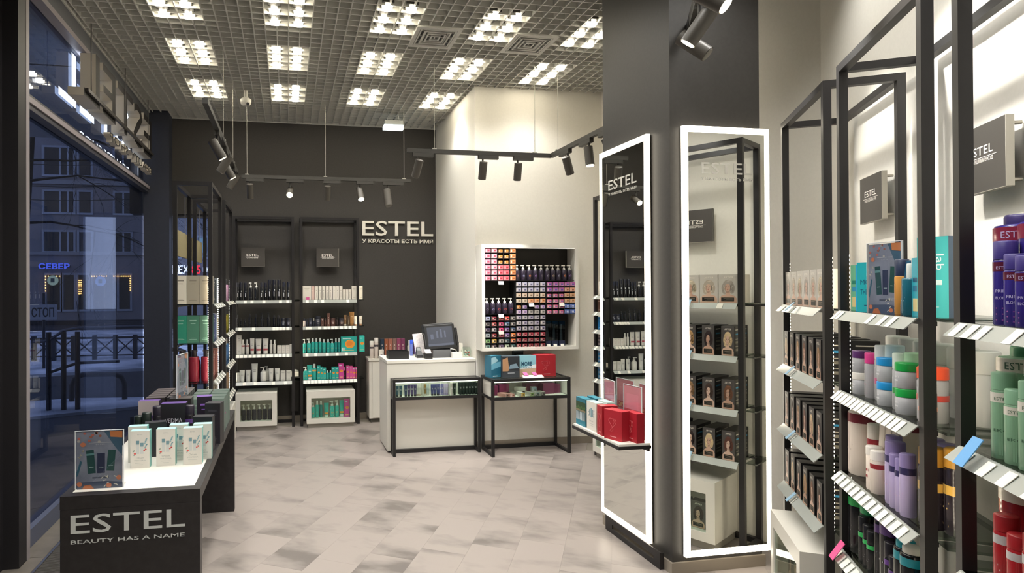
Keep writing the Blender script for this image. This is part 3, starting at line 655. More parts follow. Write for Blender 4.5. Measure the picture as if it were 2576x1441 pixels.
rspot('black track spotlight tilted back with glowing lens by the dark column', 3.18, rn*0.55 + ru*0.15 + Vector((0, 0, -0.75)), True, 12)
rspot('black track spotlight with bright lens at the upper edge, aimed at racks', 2.86, rn*-0.7 + ru*-0.2 + Vector((0, 0, -0.62)), True, 60)
rspot('unlit black track spotlight aimed at the wall, lowest by the column', 3.42, rn*-0.8 + ru*-0.15 + Vector((0, 0, -0.75)), False, 34)
rspot('black track spotlight aimed at the home care rack, out of the shop view', 2.1, rn*-0.75 + Vector((0, 0, -0.75)), False, 60)
rspot('black track spotlight aimed at the racks beside the camera', 1.4, rn*-0.75 + Vector((0, 0, -0.75)), False, 60)

# ================================================================== OUTDOORS
snow = noisy('trodden snow', '8d949f', 'e6eaf3', 0.9, 0.9, bump=0.2, detail=8)
struct('ground_street', MB().box(-60, 30, 3.0, 60, -0.30, -0.16, noisy('wet asphalt', '2c2e33', '3a3d44', 0.8, 0.6)))
def snowfield(name, pts, z):
    b = MB(); n = len(pts); top = [(x, y, z) for x, y in pts]; bot = [(x, y, z-0.2) for x, y in pts]
    b.poly(top, snow); [b.poly([bot[i], bot[(i+1) % n], top[(i+1) % n], top[i]], snow) for i in range(n)]
    struct(name, b)
snowfield('ground_snow', [(-30, 12.6), (-8, 13.4), (-5, 13.0), (-2.0, 13.9), (-1.5, 27.0), (-30, 27.5)], -0.10)
snowfield('path_snow', [(-12, 8.0), (-4.4, 8.3), (-3.4, 8.75), (-2.0, 9.3), (-2.0, 10.0), (-3.2, 10.15), (-4.2, 9.95), (-12, 10.1)], -0.12)
struct('path_pavement', MB().box(-9, -1.62, 2.0, 7.4, -0.2, -0.02, noisy('dark paving', '2e2b2a', '383432', 2.5, 0.5)))
struct('roof_canopy', MB().box(-6, -1.60, 3.4, 8.2, 3.46, 3.6, C('d8d8da', 0.8)).box(-6, -1.6, 5.55, 5.56, 3.455, 3.46, C('3a3a3e')))
# facade across the street
FZ = 33.0
stone = noisy('grey rendered facade', '75757c', '828187', 0.8, 0.9)
fb = thing('apartment_building', 'grey apartment block with lit shops across the snowy street', 'building', TM(-9, FZ, 0))
part('wall', MB().box(-14, 12, 0, 3, -0.3, 14, stone), fb)
part('plinth', MB().box(-14, 12, -0.5, 0, -0.3, 0.05, C('2b2b30', 0.8)), fb)
for q in range(3): part('step', MB().box(-0.5-0.2*q, 3.0, -0.9-0.35*q, -0.5-0.35*q, -0.3, 0.0-0.1*q, C('3a3a40', 0.8)), fb)
part('cornice', MB().box(-14, 12, -0.12, 0, 3.35, 3.5, C('85868c')).box(-14, 12, -0.15, 0, 6.9, 7.1, C('85868c')), fb)
def bwin(x0, x1, z0, z1, mul, lit=None):
    f = part('window', MB().box(x0-0.1, x1+0.1, -0.06, 0.0, z0-0.1, z0, C('9aa0ac')).box(x0-0.1, x1+0.1, -0.06, 0.0, z1, z1+0.1, C('8a909c')).box(x0-0.1, x0, -0.06, 0, z0, z1, C('8a909c')).box(x1, x1+0.1, -0.06, 0, z0, z1, C('8a909c')), fb)
    n = len(mul)+1; xs = [x0] + mul + [x1]
    for a, c in zip(xs, xs[1:]): part('pane', MB().box(a+0.04, c-0.04, -0.03, -0.01, z0, z1, lit or mat('dark far pane', '15181f', 0.15)), f)
    for m_ in mul: part('mullion', MB().box(m_-0.04, m_+0.04, -0.05, 0, z0, z1, C('9aa0ac')), f)
PXM = lambda px: (math.tan(math.atan((px-997.6)/1522.84) + yaw))*FZ + 9
PZM = lambda px, py: H + (742.5-py)*FZ/1522.84*0.97
for px0, px1, mu in ((112, 186, (152, 172)), (200, 230, ()), (290, 330, (311,)), (378, 398, ())):
    bwin(PXM(px0), PXM(px1), PZM(0, 648), PZM(0, 602), [PXM(q) for q in mu])
    bwin(PXM(px0), PXM(px1), PZM(0, 555), PZM(0, 505), [PXM(q) for q in mu])
    bwin(PXM(px0), PXM(px1), PZM(0, 465), PZM(0, 400), [PXM(q) for q in mu])
for px0, px1 in ((436, 453), (498, 522)):
    bwin(PXM(px0), PXM(px1), PZM(0, 556), PZM(0, 522), [])
    bwin(PXM(px0), PXM(px1), PZM(0, 660), PZM(0, 612), [], C('8fb0b5', 0.3))
shop = emis('dim shop interior', '55504a', 0.10)
for px0, px1, mu in ((118, 152, ()), (160, 187, ()), (197, 222, ()), (236, 285, ()), (300, 328, ())):
    bwin(PXM(px0), PXM(px1), PZM(0, 788), PZM(0, 705), [PXM(q) for q in mu], shop)
part('door', MB().box(PXM(376), PXM(398), -0.05, 0, -0.1, PZM(0, 712), C('1b1a1e')), fb)
bulbs = MB()
wb = emis('warm bulb', 'ffb55c', 14.0)
def bulbline(a, c, n):
    for q in range(n):
        t = q/(n-1); px = a[0] + (c[0]-a[0])*t; py = a[1] + (c[1]-a[1])*t
        bulbs.lathe([(0.0, PZM(0, py)-0.035), (0.035, PZM(0, py)), (0.0, PZM(0, py)+0.035)], wb, 6, PXM(px), -0.12)
for a, c, n in (((117, 709), (117, 743), 6), ((117, 708), (152, 708), 6), ((201, 718), (201, 750), 7), ((206, 718), (206, 750), 7), ((233, 708), (270, 708), 7), ((288, 708), (329, 708), 9), ((329, 708), (329, 742), 7)):
    bulbline(a, c, n)
part('bulb_string', bulbs, fb, 'warm light bulbs strung round the shop windows', kind='stuff')
def neon(name, label, txt, px0, px1, py0, py1, h_, s_, mirrorbox=None):
    o = thing(name, label, 'sign', TM(PXM((px0+px1)/2)-9, FZ-0.30, PZM(0, py1)))
    w = PXM(px1)-PXM(px0); hh = PZM(0, py0)-PZM(0, py1)
    q = MB(); add_text(q, txt, hh, emis('neon '+h_, h_, s_), 0, 0, 0, w, 0.05, 0.02); part('lettering', q, o)
    part('backing', MB().box(-w/2, w/2, 0.005, 0.12, hh*0.3, hh*0.7, C('25262c')), o)
    return o
neon('shop_sign', 'blue lit shop sign across the street above the lamp strings', 'СЕВЕР', 104, 181, 678, 691, '5c74ff', 2.0)
neon('shop_sign', 'white lit word of the bakery sign seen through the window rack', 'ЦЕХ', 436, 478, 682, 702, 'dfe8ff', 2.2)
neon('shop_sign', 'red lit number of the bakery sign seen through the window rack', '85', 485, 507, 681, 702, 'ff3040', 1.3)
neon('shop_sign', 'small white lit word of the bakery sign beside the rack post', 'ПЕКАРНЯ', 513, 545, 687, 698, 'dfe8ff', 1.6)
for px, py, c_, lb in ((137, 718, 'c9e0c8', 'round pale green lit emblem sign in the shop window across the street'), (256, 720, '7d9fe0', 'round blue lit emblem sign in the shop window across the street')):
    o = thing('round_sign', lb, 'sign', TM(PXM(px)-9, FZ-0.25, PZM(0, py)))
    part('disc', MB().cyl((0, 0, 0), (0, 0.08, 0), 0.25, emis('disc '+c_, c_, 0.9), 20), o); part('emblem', MB().box(-0.09, 0.09, -0.006, -0.001, -0.1, 0.1, C('4b5a55')), o)
# stop board on a post
P_ = lambda px, d: math.tan(math.atan((px-997.6)/1522.84) + yaw)*d
d = 14.0; o = thing('stop_board', 'small white board with black letters on a post in the snow', 'sign', TM(P_(110, d), d, -0.1))
part('post', MB().cyl((0, 0, 0), (0, 0, 1.6), 0.03, C('2b2b30')), o); q = MB().box(-0.27, 0.27, -0.05, -0.03, 1.03, 1.36, C('8d929c')); part('board', q, o); q = MB(); add_text(q, 'СТОП', 0.19, C('1c1c20'), 0, -0.052, 1.10, 0.44, 0, 0.02); part('lettering', q, o)
# knee fence with crosses
FEN = C('24262d', 0.5)
o = thing('park_fence', 'low dark metal fence with crossed bars standing in the snow', 'fence', TM(0, 15.5, -0.1))
xs = [P_(px, 15.5) for px in (85, 135, 185, 238, 290, 340, 392)]
part('top_rail', MB().bar((xs[0]-0.3, 0, 0.52), (xs[-1]+0.3, 0, 0.52), 0.045, FEN), o); part('bottom_rail', MB().bar((xs[0]-0.3, 0, 0.10), (xs[-1]+0.3, 0, 0.10), 0.03, FEN), o)
for x in xs: part('post', MB().bar((x, 0, 0), (x, 0, 0.58), 0.09, FEN), o)
for a, c in zip(xs, xs[1:]): part('cross', MB().bar((a, 0, 0.1), (c, 0, 0.52), 0.025, FEN).bar((a, 0.02, 0.52), (c, 0.02, 0.1), 0.025, FEN), o)
# ramp handrail nearer the glass
d = 9.2; o = thing('ramp_railing', 'dark tubular ramp railing outside the shop window', 'railing', TM(0, d, -0.15))
xs = [P_(px, d) for px in (122, 160, 195)]
for x in xs: part('post', MB().cyl((x, 0, 0), (x, 0, 1.12), 0.035, FEN), o)
part('handrail', MB().path([(xs[0]-0.2, 0, 0.98), (xs[0], 0, 1.0), (xs[1], 0, 1.14), (xs[2], 0, 1.17), (P_(398, d), 0, 1.18)], 0.022, C('5d616c', 0.35, 0.6)), o)
part('middle_rail', MB().path([(xs[0], 0, 0.55), (xs[1], 0, 0.62), (xs[2], 0, 0.68), (P_(300, d), 0, 0.69)], 0.02, FEN), o)
def hoop(label, px0, px1, d, z1):
    x0, x1 = P_(px0, d), P_(px1, d); o = thing('parking_hoop', label, 'barrier', TM((x0+x1)/2, d, -0.15)); w = (x1-x0)/2
    part('tube', MB().path([(-w, 0, 0), (-w, 0, z1-0.15), (-w+0.04, 0, z1-0.05), (-w+0.15, 0, z1), (w-0.15, 0, z1), (w-0.04, 0, z1-0.05), (w, 0, z1-0.15), (w, 0, 0)], 0.04, FEN), o)
hoop('low dark parking hoop on the street edge, middle of the window', 180, 313, 9.9, 0.42)
hoop('dark parking hoop half hidden by the blue grey pillar', 386, 470, 11.6, 0.62)
# bare tree
rt_ = random.Random(3); tr = thing('bare_tree', 'bare dark tree with thin branches outside the shop window', 'tree', TM(P_(95, 19), 19, -0.1))
bark = C('101013', 0.9)
trunk = MB().path([(-0.5, 0, 0), (-0.45, 0, 2), (-0.3, 0.1, 4.2), (-0.1, 0, 6.5), (0.1, 0, 8.5)], [0.13, 0.11, 0.09, 0.06, 0.03], bark); part('trunk', trunk, tr)
brs = MB()
def grow(p, dirv, L, r, lev):
    pts = [Vector(p)]; dv = Vector(dirv).normalized()
    for s_ in range(5):
        dv = (dv + Vector((rt_.uniform(-.25, .25), rt_.uniform(-.2, .2), rt_.uniform(-.22, .12)))).normalized(); pts.append(pts[-1] + dv*L/5)
    brs.path(pts, [r*(1-0.16*i) for i in range(6)], bark, 5)
    if lev:
        for s_ in range(4): grow(pts[rt_.randint(1, 5)], dv + Vector((rt_.uniform(-.9, .9), rt_.uniform(-.5, .5), rt_.uniform(-.6, .5))), L*0.6, r*0.45, lev-1)
for z, dx in ((3.6, 1), (4.2, -0.6), (4.8, 1.0), (5.4, 0.8), (6.0, -0.9), (6.6, 0.9), (7.4, 0.5)):
    grow((-0.3, 0, z), (dx, rt_.uniform(-.3, .3), 0.05), 3.6, 0.04, 3)
part('branches', brs, tr, kind='stuff')
# overhead wires
for k_, z in enumerate((4.9, 5.4, 6.2)):
    o = link('overhead_wire', MB().path([(-26, 24, z+0.6), (-14, 24, z), (-8, 24, z-0.05), (-2, 24, z+0.2)], 0.014, C('15161a'), 5).mesh('overhead_wire'))
    tag(o, ('lowest dark overhead cable across the street', 'middle dark overhead cable across the street', 'highest dark overhead cable across the street')[k_], 'cable', 'overhead cables over the street')

# ================================================================== RACKS
SHELFG = glass('shelf glass', 'cfd6d0', 0.05, 0.9)
def led_mesh(x, z0, z1):
    b = MB().box(x, x+0.012, 0.03, 0.0315, z0, z1, C('d9d5c8', 0.4)); z = z0+0.008
    while z < z1-0.01: b.box(x+0.003, x+0.009, 0.0316, 0.0345, z, z+0.006, LED2); z += 0.0166
    return b
def rack_M(x, y, ang): return TM(x, y, 0, ang)
def rack(label, M, W, D, zt, shelves, tags=(), ext=0.055, group='black steel product racks', lip=True, led=True, sign=None, name='display_rack'):
    o = thing(name, label, 'rack', M, group); t = 0.03
    for x, y in ((0, 0), (W-t, 0), (0, D-t), (W-t, D-t)): part('post', MB().box(x, x+t, y, y+t, 0, zt, BLACKMETAL), o)
    part('top_rail', MB().box(t, W-t, 0, t, zt-t, zt, BLACKMETAL), o); part('top_rail', MB().box(t, W-t, D-t, D, zt-t, zt, BLACKMETAL), o)
    part('top_rail', MB().box(0, t, t, D-t, zt-t, zt, BLACKMETAL), o); part('top_rail', MB().box(W-t, W, t, D-t, zt-t, zt, BLACKMETAL), o)
    part('foot_rail', MB().box(0, t, t, D-t, 0, t, BLACKMETAL), o); part('foot_rail', MB().box(W-t, W, t, D-t, 0, t, BLACKMETAL), o)
    part('foot_rail', MB().box(t, W-t, D-t, D, 0, t, BLACKMETAL), o)
    for i, z in enumerate(shelves):
        s_ = part('shelf', MB().box(t, W-t, 0.0, D-0.035, z-0.008, z, SHELFG).box(-ext, 0, 0.03, D-0.04, z-0.008, z, SHELFG).box(W, W+ext, 0.03, D-0.04, z-0.008, z, SHELFG), o)
        part('bracket', MB().box(t*0.3, W-t*0.3, 0.03, 0.036, z-0.022, z-0.009, BLACKMETAL).box(-ext, W+ext, D-0.05, D-0.044, z-0.022, z-0.009, BLACKMETAL), s_)
        if lip: part('price_rail', MB().hull8([(t, -0.036, z-0.034), (W-t, -0.036, z-0.034), (W-t, -0.032, z-0.034), (t, -0.032, z-0.034), (t, -0.004, z-0.001), (W-t, -0.004, z-0.001), (W-t, 0.0, z-0.001), (t, 0.0, z-0.001)], LIPM), s_)
        if i < len(tags):
            for x in tags[i]: part('price_tag', TAGME, s_, M=TM(x, -0.0215, z-0.018))
    if led:
        for x in (0.009, W-0.021):
            part('led_strip', led_mesh(x, shelves[-1]-0.02, min(shelves[0]+0.22, zt-0.1)), o)
    return o
tq = 0.0145
TAGME = MB().hull8([(-0.016, -0.016, -0.0145), (0.016, -0.016, -0.0145), (0.016, -0.0148, -0.0155), (-0.016, -0.0148, -0.0155), (-0.016, 0.0115, 0.016), (0.016, 0.0115, 0.016), (0.016, 0.0125, 0.015), (-0.016, 0.0125, 0.015)], TAG).mesh('price_tag')
def signboard(label, M, sub, w=0.26, h=0.215, txt=True):
    """black header board on four steel stand-offs, brand word, thin line and department name"""
    o = thing('header_board', label, 'sign', M, 'department header boards above the racks')
    part('board', MB().box(-w/2, w/2, -0.02, 0.0, -h/2, h/2, mat('header board', '3f3b37', 0.5)), o)
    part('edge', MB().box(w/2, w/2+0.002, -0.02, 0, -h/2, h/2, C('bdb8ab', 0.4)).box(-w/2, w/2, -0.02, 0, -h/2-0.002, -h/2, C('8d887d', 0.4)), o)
    for x in (-w*0.4, w*0.4):
        for z in (-h*0.4, h*0.4): part('stand_off', MB().cyl((x, 0.0, z), (x, 0.03, z), 0.006, CHROME, 8), o)
    q = MB(); logo(q, 0.028, mat('sign white', 'f0ece2', 0.5), -0.068, -0.0206, 0.012, sub, None, 0, True, 1.0, 0.42); part('lettering', q, o)
    return o
def cabinet(label, M, w, h, d, plinth=0.05, win=True):
    """low white cabinet with a glazed front and recessed plinth; local front at y=0"""
    o = thing('display_cabinet', label, 'cabinet', M, 'low white cabinets with glazed fronts')
    f = 0.052; z0 = plinth; gz0, gz1 = z0+0.055, h-0.075
    part('body', MB().box(0, w, 0.018, d, h-0.03, h, WHITE).box(0, 0.018, 0.018, d, z0, h-0.03, WHITE).box(w-0.018, w, 0.018, d, z0, h-0.03, WHITE).box(0.018, w-0.018, d-0.012, d, z0, h-0.03, WHITE).box(0.018, w-0.018, 0.018, d-0.012, z0, z0+0.05, WHITE), o)
    dr = part('door', MB().box(0, f, 0, 0.018, z0, h, WHITE).box(w-f, w, 0, 0.018, z0, h, WHITE).box(f, w-f, 0, 0.018, z0, gz0, WHITE).box(f, w-f, 0, 0.018, gz1, h, WHITE), o)
    part('pane', MB().box(f, w-f, 0.006, 0.010, gz0, gz1, CLEAR), dr)
    part('plinth', MB().box(0.012, w-0.012, 0.03, d-0.01, 0, z0, C('9a958b', 0.4)), o)
    part('led_strip', MB().box(f, w-f, 0.02, 0.028, gz1+0.005, gz1+0.012, emis('cabinet led', 'fff3de', 4.0)), o)
    return o
def loc(M, x, y, z, rz=0): return M @ TM(x, y, z, rz)
def even(a, c, n): return [a + (c-a)*i/(n-1) for i in range(n)] if n > 1 else [(a+c)/2]

# ---------------- back racks
SB = [1.434, 1.13, 0.828, 0.52]
M1 = rack_M(-0.60, 6.955, 0); M2 = rack_M(0.139, 6.955, 0); RWD = 0.675
c1 = lambda cx: 0.03 + (cx-567)/423*0.615
c2 = lambda cx: 0.03 + (cx-1150)/493*0.615
u1 = 0.615/423
tg1 = [[c1(x) for x in (640, 690, 780, 905, 960)], [c1(x) for x in (600, 700, 855, 880, 905, 930, 960)], [c1(x) for x in (583, 610, 640, 675, 705, 740, 775, 810, 835, 870, 900, 930, 960)], [c1(x) for x in (630, 712, 850, 940)]]
tg2 = [[c2(x) for x in (1190, 1265, 1330, 1560)], [c2(x) for x in (1190, 1215, 1300, 1350, 1385, 1420, 1450, 1500, 1540, 1580, 1620)], [c2(x) for x in (1185, 1265, 1370, 1460, 1545)], [c2(x) for x in (1170, 1200, 1235, 1265, 1300, 1330, 1360, 1400, 1435, 1480, 1520, 1555, 1590, 1625)]]
rack('black steel styling rack on the dark back wall, beside the window racks', M1, RWD, 0.28, 2.375, SB, tg1)
rack('black steel skin care rack on the dark back wall, nearer the counter', M2, RWD, 0.28, 2.375, SB, tg2)
signboard('black styling header board on the dark wall above hairspray cans', TM(-0.394, 7.17, 1.925), 'СТАЙЛИНГ')
signboard('black skin care header board on the dark wall above cream cartons', TM(0.465, 7.17, 1.925), 'УХОД ЗА КОЖЕЙ')
U = 1/755.0
PL1 = ['on top styling shelf', 'on second styling shelf', 'on third styling shelf', 'on bottom styling shelf']
PL2 = ['on top skin care shelf', 'on second skin care shelf', 'on third skin care shelf', 'on bottom skin care shelf']
def r1(s, cx, spec, desc, y=0.05, rz=0): put(spec, loc(M1, c1(cx), y, SB[s], rz), desc, PL1[s], cx)
def r2(s, cx, spec, desc, y=0.05, rz=0): put(spec, loc(M2, c2(cx), y, SB[s], rz), desc, PL2[s], cx)
for cx, h in ((582, 150), (606, 152), (640, 150), (762, 150), (792, 150)): r1(0, cx, ('can', 0.018, h*U, '17171a', '20202a'), 'black hairspray can')
for cx in (822, 857, 894): r1(0, cx, ('can', 0.021, 0.232, '17171a', '20202a'), 'taller black hairspray can')
for cx in (932, 966): r1(0, cx, ('can', 0.019, 0.205, '17171a', '1d2030'), 'navy capped hairspray can')
for cx in (679, 721): r1(0, cx, ('pump', 0.022, 0.20, '1a1a1d', 'e9e6de', '', 'd0d0d0'), 'black foam bottle with white collar')
for cx, h, r in ((580, 105, .014), (606, 72, .013), (634, 70, .012), (672, 112, .018), (720, 110, .018)): r1(1, cx, ('bottle', r, h*U, '17181b', '222226', '', 'b9b9b9', 0.25, 0.5), 'small black styling bottle')
for cx, h in ((765, 120), (815, 122)): r1(1, cx, ('pump', 0.019, h*U, '191a1d', '2a2a2e', '', 'c9c9c9'), 'black pump bottle')
for cx in (856, 888): r1(1, cx, ('bottle', 0.015, 0.128, '1b1c20', '26282e', '', 'a9a9a9'), 'dark capped bottle')
for cx in (925, 966): r1(1, cx, ('jar', 0.028, 0.098, '20232e', '1a1c24', 'c9c9d0'), 'navy styling jar')
r1(2, 590, ('box', 0.052, 0.05, 0.213, 'd6d3cb', '', '', 'lines', 'a9a59c'), 'tall white carton')
for cx in (618, 650): r1(2, cx, ('bottle', 0.019, 0.165, 'e2dfd6', 'e9e7e0', 'a94a50', '', 0.3, 0.5), 'slim white spray bottle')
r1(2, 688, ('tube', 0.05, 0.175, 'e4e1d8', 'dedad0', 'a94a50', 'b5b1a8'), 'white narrow tube')
for cx in (736, 789): r1(2, cx, ('tube', 0.066, 0.17, 'e4e1d8', 'dedad0', 'a94a50', 'b5b1a8'), 'wide white squeeze tube')
for cx in (831, 858): r1(2, cx, ('bottle', 0.016, 0.155, 'e2dfd6', 'efede6', '', 'b0aca4', 0.3, 0.5), 'white serum bottle')
for i, cx in enumerate((893, 927, 958)):
    for k in range(2): put(('box', 0.043, 0.05, 0.045, 'e4e0d6', '', '', 'lines', 'b98a8c'), loc(M1, c1(cx), 0.05, SB[2]+k*0.0455), 'upper small white carton' if k else 'lower small white carton', PL1[2], cx)
r1(2, 984, ('box', 0.03, 0.05, 0.10, 'e2ded6', '', '', 'lines', 'b0a8a0'), 'narrow white carton by the post')
r1(3, 580, ('jar', 0.02, 0.10, 'd5d5cf', 'c9cac4'), 'pale jar by the post')
for cx in (612, 656): r1(3, cx, ('tube', 0.058, 0.13, 'd5d6ce', 'cbccc4', '', 'a9aaa2'), 'short pale grey tube')
r1(3, 706, ('tube', 0.07, 0.20, 'dcdcd4', 'd0d0c8', '', 'a9aaa2'), 'tallest pale grey tube')
r1(3, 772, ('pump', 0.034, 0.158, 'dddcd4', 'd0cfc8', '', 'a5a59d'), 'round pale pump bottle')
r1(3, 798, ('pump', 0.026, 0.158, 'd5d4cc', 'd0cfc8', '', 'a5a59d'), 'pale pump bottle at the back', 0.12)
for cx in (830, 878): r1(3, cx, ('tube', 0.056, 0.14, 'dddcd4', 'd0cfc8', '', 'a9aaa2'), 'pale tube next to the cartons')
for cx in (922, 966): r1(3, cx, ('box', 0.055, 0.05, 0.11, 'dcd9d0', '', '', 'lines', 'aaa69d'), 'square pale carton')
# rack 2
r2(0, 1188, ('box', 0.098, 0.05, 0.158, 'e6e0d3', '', '', 'lines', 'c9c0b0'), 'wide cream carton')
o = put(('box', 0.036, 0.002, 0.03, 'd55a98'), loc(M2, c2(1196), 0.014, SB[0]), 'pink price flag', PL2[0])
r2(0, 1244, ('box', 0.034, 0.05, 0.155, 'd9b9ad', '', 'ece6da', 'vert', 'f0e6da'), 'cream and rose carton')
for i, cx in enumerate((1276, 1309, 1342, 1375, 1406, 1438, 1469, 1500)): r2(0, cx, ('box', 0.034, 0.05, 0.155, 'e6e0d3', 'cfc7b8', '', 'vert', 'b9b0a2'), 'narrow cream carton')
for cx in (1529, 1556, 1582): r2(0, cx, ('box', 0.029, 0.05, 0.115, 'e6e0d3', 'cfc7b8', '', 'vert', 'b9b0a2'), 'short cream carton')
r2(0, 1622, ('box', 0.055, 0.05, 0.156, 'e6e0d3', 'd2cabb', '', 'lines', 'c2b9aa'), 'cream carton beside the post')
put(('box', 0.042, 0.06, 0.156, 'e6e0d3', '', '', 'lines', 'c2b9aa'), loc(M2, RWD+0.026, 0.09, SB[0]), 'cream carton outside the post', PL2[0], 1700)
for cx, r, h, a, c_ in ((1165, .014, .09, 'd9c9c4', '2b3040'), (1190, .013, .085, '2c3140', '252936'), (1250, .012, .09, '2a2f3c', 'c5c0b8')): r2(1, cx, ('bottle', r, h, a, c_, '', '9a9aa0', 0.3, 0.6), {1165: 'tiny pink and navy bottle', 1190: 'tiny navy bottle', 1250: 'tiny dark bottle with pale cap'}[cx])
r2(1, 1221, ('jar', 0.021, 0.095, '2b3040', '232733', '8d8d95'), 'navy cream jar')
r2(1, 1290, ('jar', 0.031, 0.115, '33353f', '262831', 'a9a9a9'), 'large navy cream jar')
r2(1, 1330, ('box', 0.03, 0.03, 0.09, '5f4038', '', '', 'lines', 'e5d8d0'), 'brown small carton')
r2(1, 1357, ('bottle', .013, .09, '5a3b35', '3c2a26', '', 'c9b9b0', 0.3, 0.6), 'small brown bottle')
r2(1, 1386, ('box', 0.03, 0.03, 0.148, '6d4a40', '', '', 'vert', 'd9c9bd'), 'tall brown carton')
r2(1, 1426, ('jar', 0.029, 0.09, '5a3c34', '49312b', 'b9a59a'), 'brown cream jar')
r2(1, 1466, ('bottle', .014, .10, '3a2c2a', '2a2220', '', 'b9a59a', 0.35, 0.5), 'dark brown dropper bottle')
r2(1, 1506, ('jar', 0.031, 0.088, '3e2f2e', '27242b', 'b9a59a'), 'dark brown cream jar')
r2(1, 1541, ('tube', 0.034, 0.125, '8a6a48', 'd0c8b8', '', 'd9c9a9'), 'tan tube')
r2(1, 1570, ('box', 0.033, 0.03, 0.115, '4f3f30', '', '', 'vert', 'b9a98c'), 'dark brown narrow carton')
r2(1, 1600, ('tube', 0.058, 0.16, 'a9783f', '8d6230', '', 'd9b98c'), 'gold squeeze tube')
r2(1, 1634, ('tube', 0.036, 0.11, 'e3dccf', 'b08a6a', '', 'b9a98c'), 'white tube beside the post')
put(('tube', 0.04, 0.11, 'e8e2d6', 'b08a6a', '', 'b9a98c'), loc(M2, RWD+0.026, 0.09, SB[1]), 'white tube outside the post', PL2[1], 1700)
TEAL, TEALD = '35b3a8', '1f8f8c'
r2(2, 1165, ('pump', 0.019, .155, TEAL, 'e5ece6', 'f0a03c', 'd5efe8'), 'slim teal pump bottle by the post')
r2(2, 1205, ('pump', 0.024, .16, TEAL, 'e5ece6', 'f0a03c', 'd5efe8'), 'wide teal pump bottle')
for cx in (1241, 1273, 1307): r2(2, cx, ('bottle', 0.019, .165, TEAL, 'e8eee8', '', 'f0b05a', 0.25, 0.5), 'tall teal spray bottle')
for cx in (1343, 1381): r2(2, cx, ('bottle', 0.021, .15, TEAL, 'e2e8e2', '', 'f0b05a', 0.25, 0.5), 'teal bottle with white cap')
r2(2, 1419, ('pump', 0.022, .152, TEAL, 'e5ece6', 'f0a03c', 'd5efe8'), 'teal pump bottle before the dark ones')
for cx in (1453, 1483): r2(2, cx, ('bottle', 0.017, .16, TEALD, 'dde6e2', '', 'f0b05a', 0.3, 0.5), 'dark teal bottle')
r2(2, 1573, ('box', 0.185, 0.06, 0.178, '2fb2a6', '259a92', '', 'orange'), 'large teal carton with orange slice')
put(('box', 0.062, 0.14, 0.18, '35bdb0', '259a92', '', 'orange'), loc(M2, RWD+0.034, 0.11, SB[2]), 'narrow teal carton outside the post', PL2[2], 1700)
r2(3, 1175, ('pump', 0.026, .148, TEAL, 'e5ece6', 'f0a03c', 'd5efe8'), 'teal pump bottle')
r2(3, 1213, ('tube', 0.062, .168, TEAL, 'e8eee8', 'f0a03c', 'd5efe8'), 'teal tube with white cap')
r2(3, 1254, ('bottle', 0.026, .178, TEAL, 'e8eee8', 'f0b05a', '', 0.25, 0.5), 'tallest teal bottle')
r2(3, 1293, ('box', 0.04, 0.05, 0.158, '2aa79d', '', '', 'orange'), 'tall teal carton')
r2(3, 1321, ('box', 0.03, 0.05, 0.142, '2aa79d', '', '', 'orange'), 'narrow teal carton')
r2(3, 1347, ('box', 0.034, 0.05, 0.132, '30b0a5', '', '', 'orange'), 'short teal carton')
for cx in (1375, 1402): r2(3, cx, ('bottle', 0.016, .096, TEAL, 'd5e6e2', '', 'f0b05a', 0.25, 0.5), 'small teal bottle')
for cx in (1429, 1464): r2(3, cx, ('box', 0.042, 0.05, 0.138, '2cada2', '', '', 'orange'), 'teal carton before the pink one')
r2(3, 1499, ('box', 0.06, 0.05, 0.178, 'd0489a', 'b8407f', '', 'orange'), 'tall pink carton')
r2(3, 1534, ('bottle', 0.013, .13, '3a2a33', 'e08ab8', '', 'e8c9d8', 0.3, 0.6), 'dark bottle with pink cap')
for cx, h in ((1561, .148), (1591, .142), (1618, .13), (1640, .128)): r2(3, cx, ('box', 0.036, 0.05, h, 'e0569f', 'c94a8c', '', 'orange'), 'bright pink carton')
# narrow ledge between the two racks with tissue box
o = thing('wall_ledge', 'narrow black ledge panel between the two back racks', 'ledge', TM(0.1065, 7.24, 0)); part('panel', MB().box(-0.075, 0.02, -0.06, 0, 0.13, 0.53, C('2a2826', 0.6)).box(-0.075, 0.025, -0.16, 0, 0.53, 0.545, C('201f1e', 0.5)), o)
o = thing('tissue_box', 'white tissue box with a pulled tissue on the ledge between back racks', 'box', TM(0.078, 7.15, 0.546))
part('carton', MB().box(-0.045, 0.045, -0.05, 0.05, 0, 0.055, C('e6e2d8')), o); part('tissue', MB().loft([[(0.02*math.cos(t)+0.01, 0.02*math.sin(t), 0.053) for t in [PI*k/4 for k in range(8)]], [(0.03*math.cos(t)+0.015, 0.012*math.sin(t), 0.075+0.008*math.cos(3*t)) for t in [PI*k/4 for k in range(8)]]], C('f2efe8')), o)
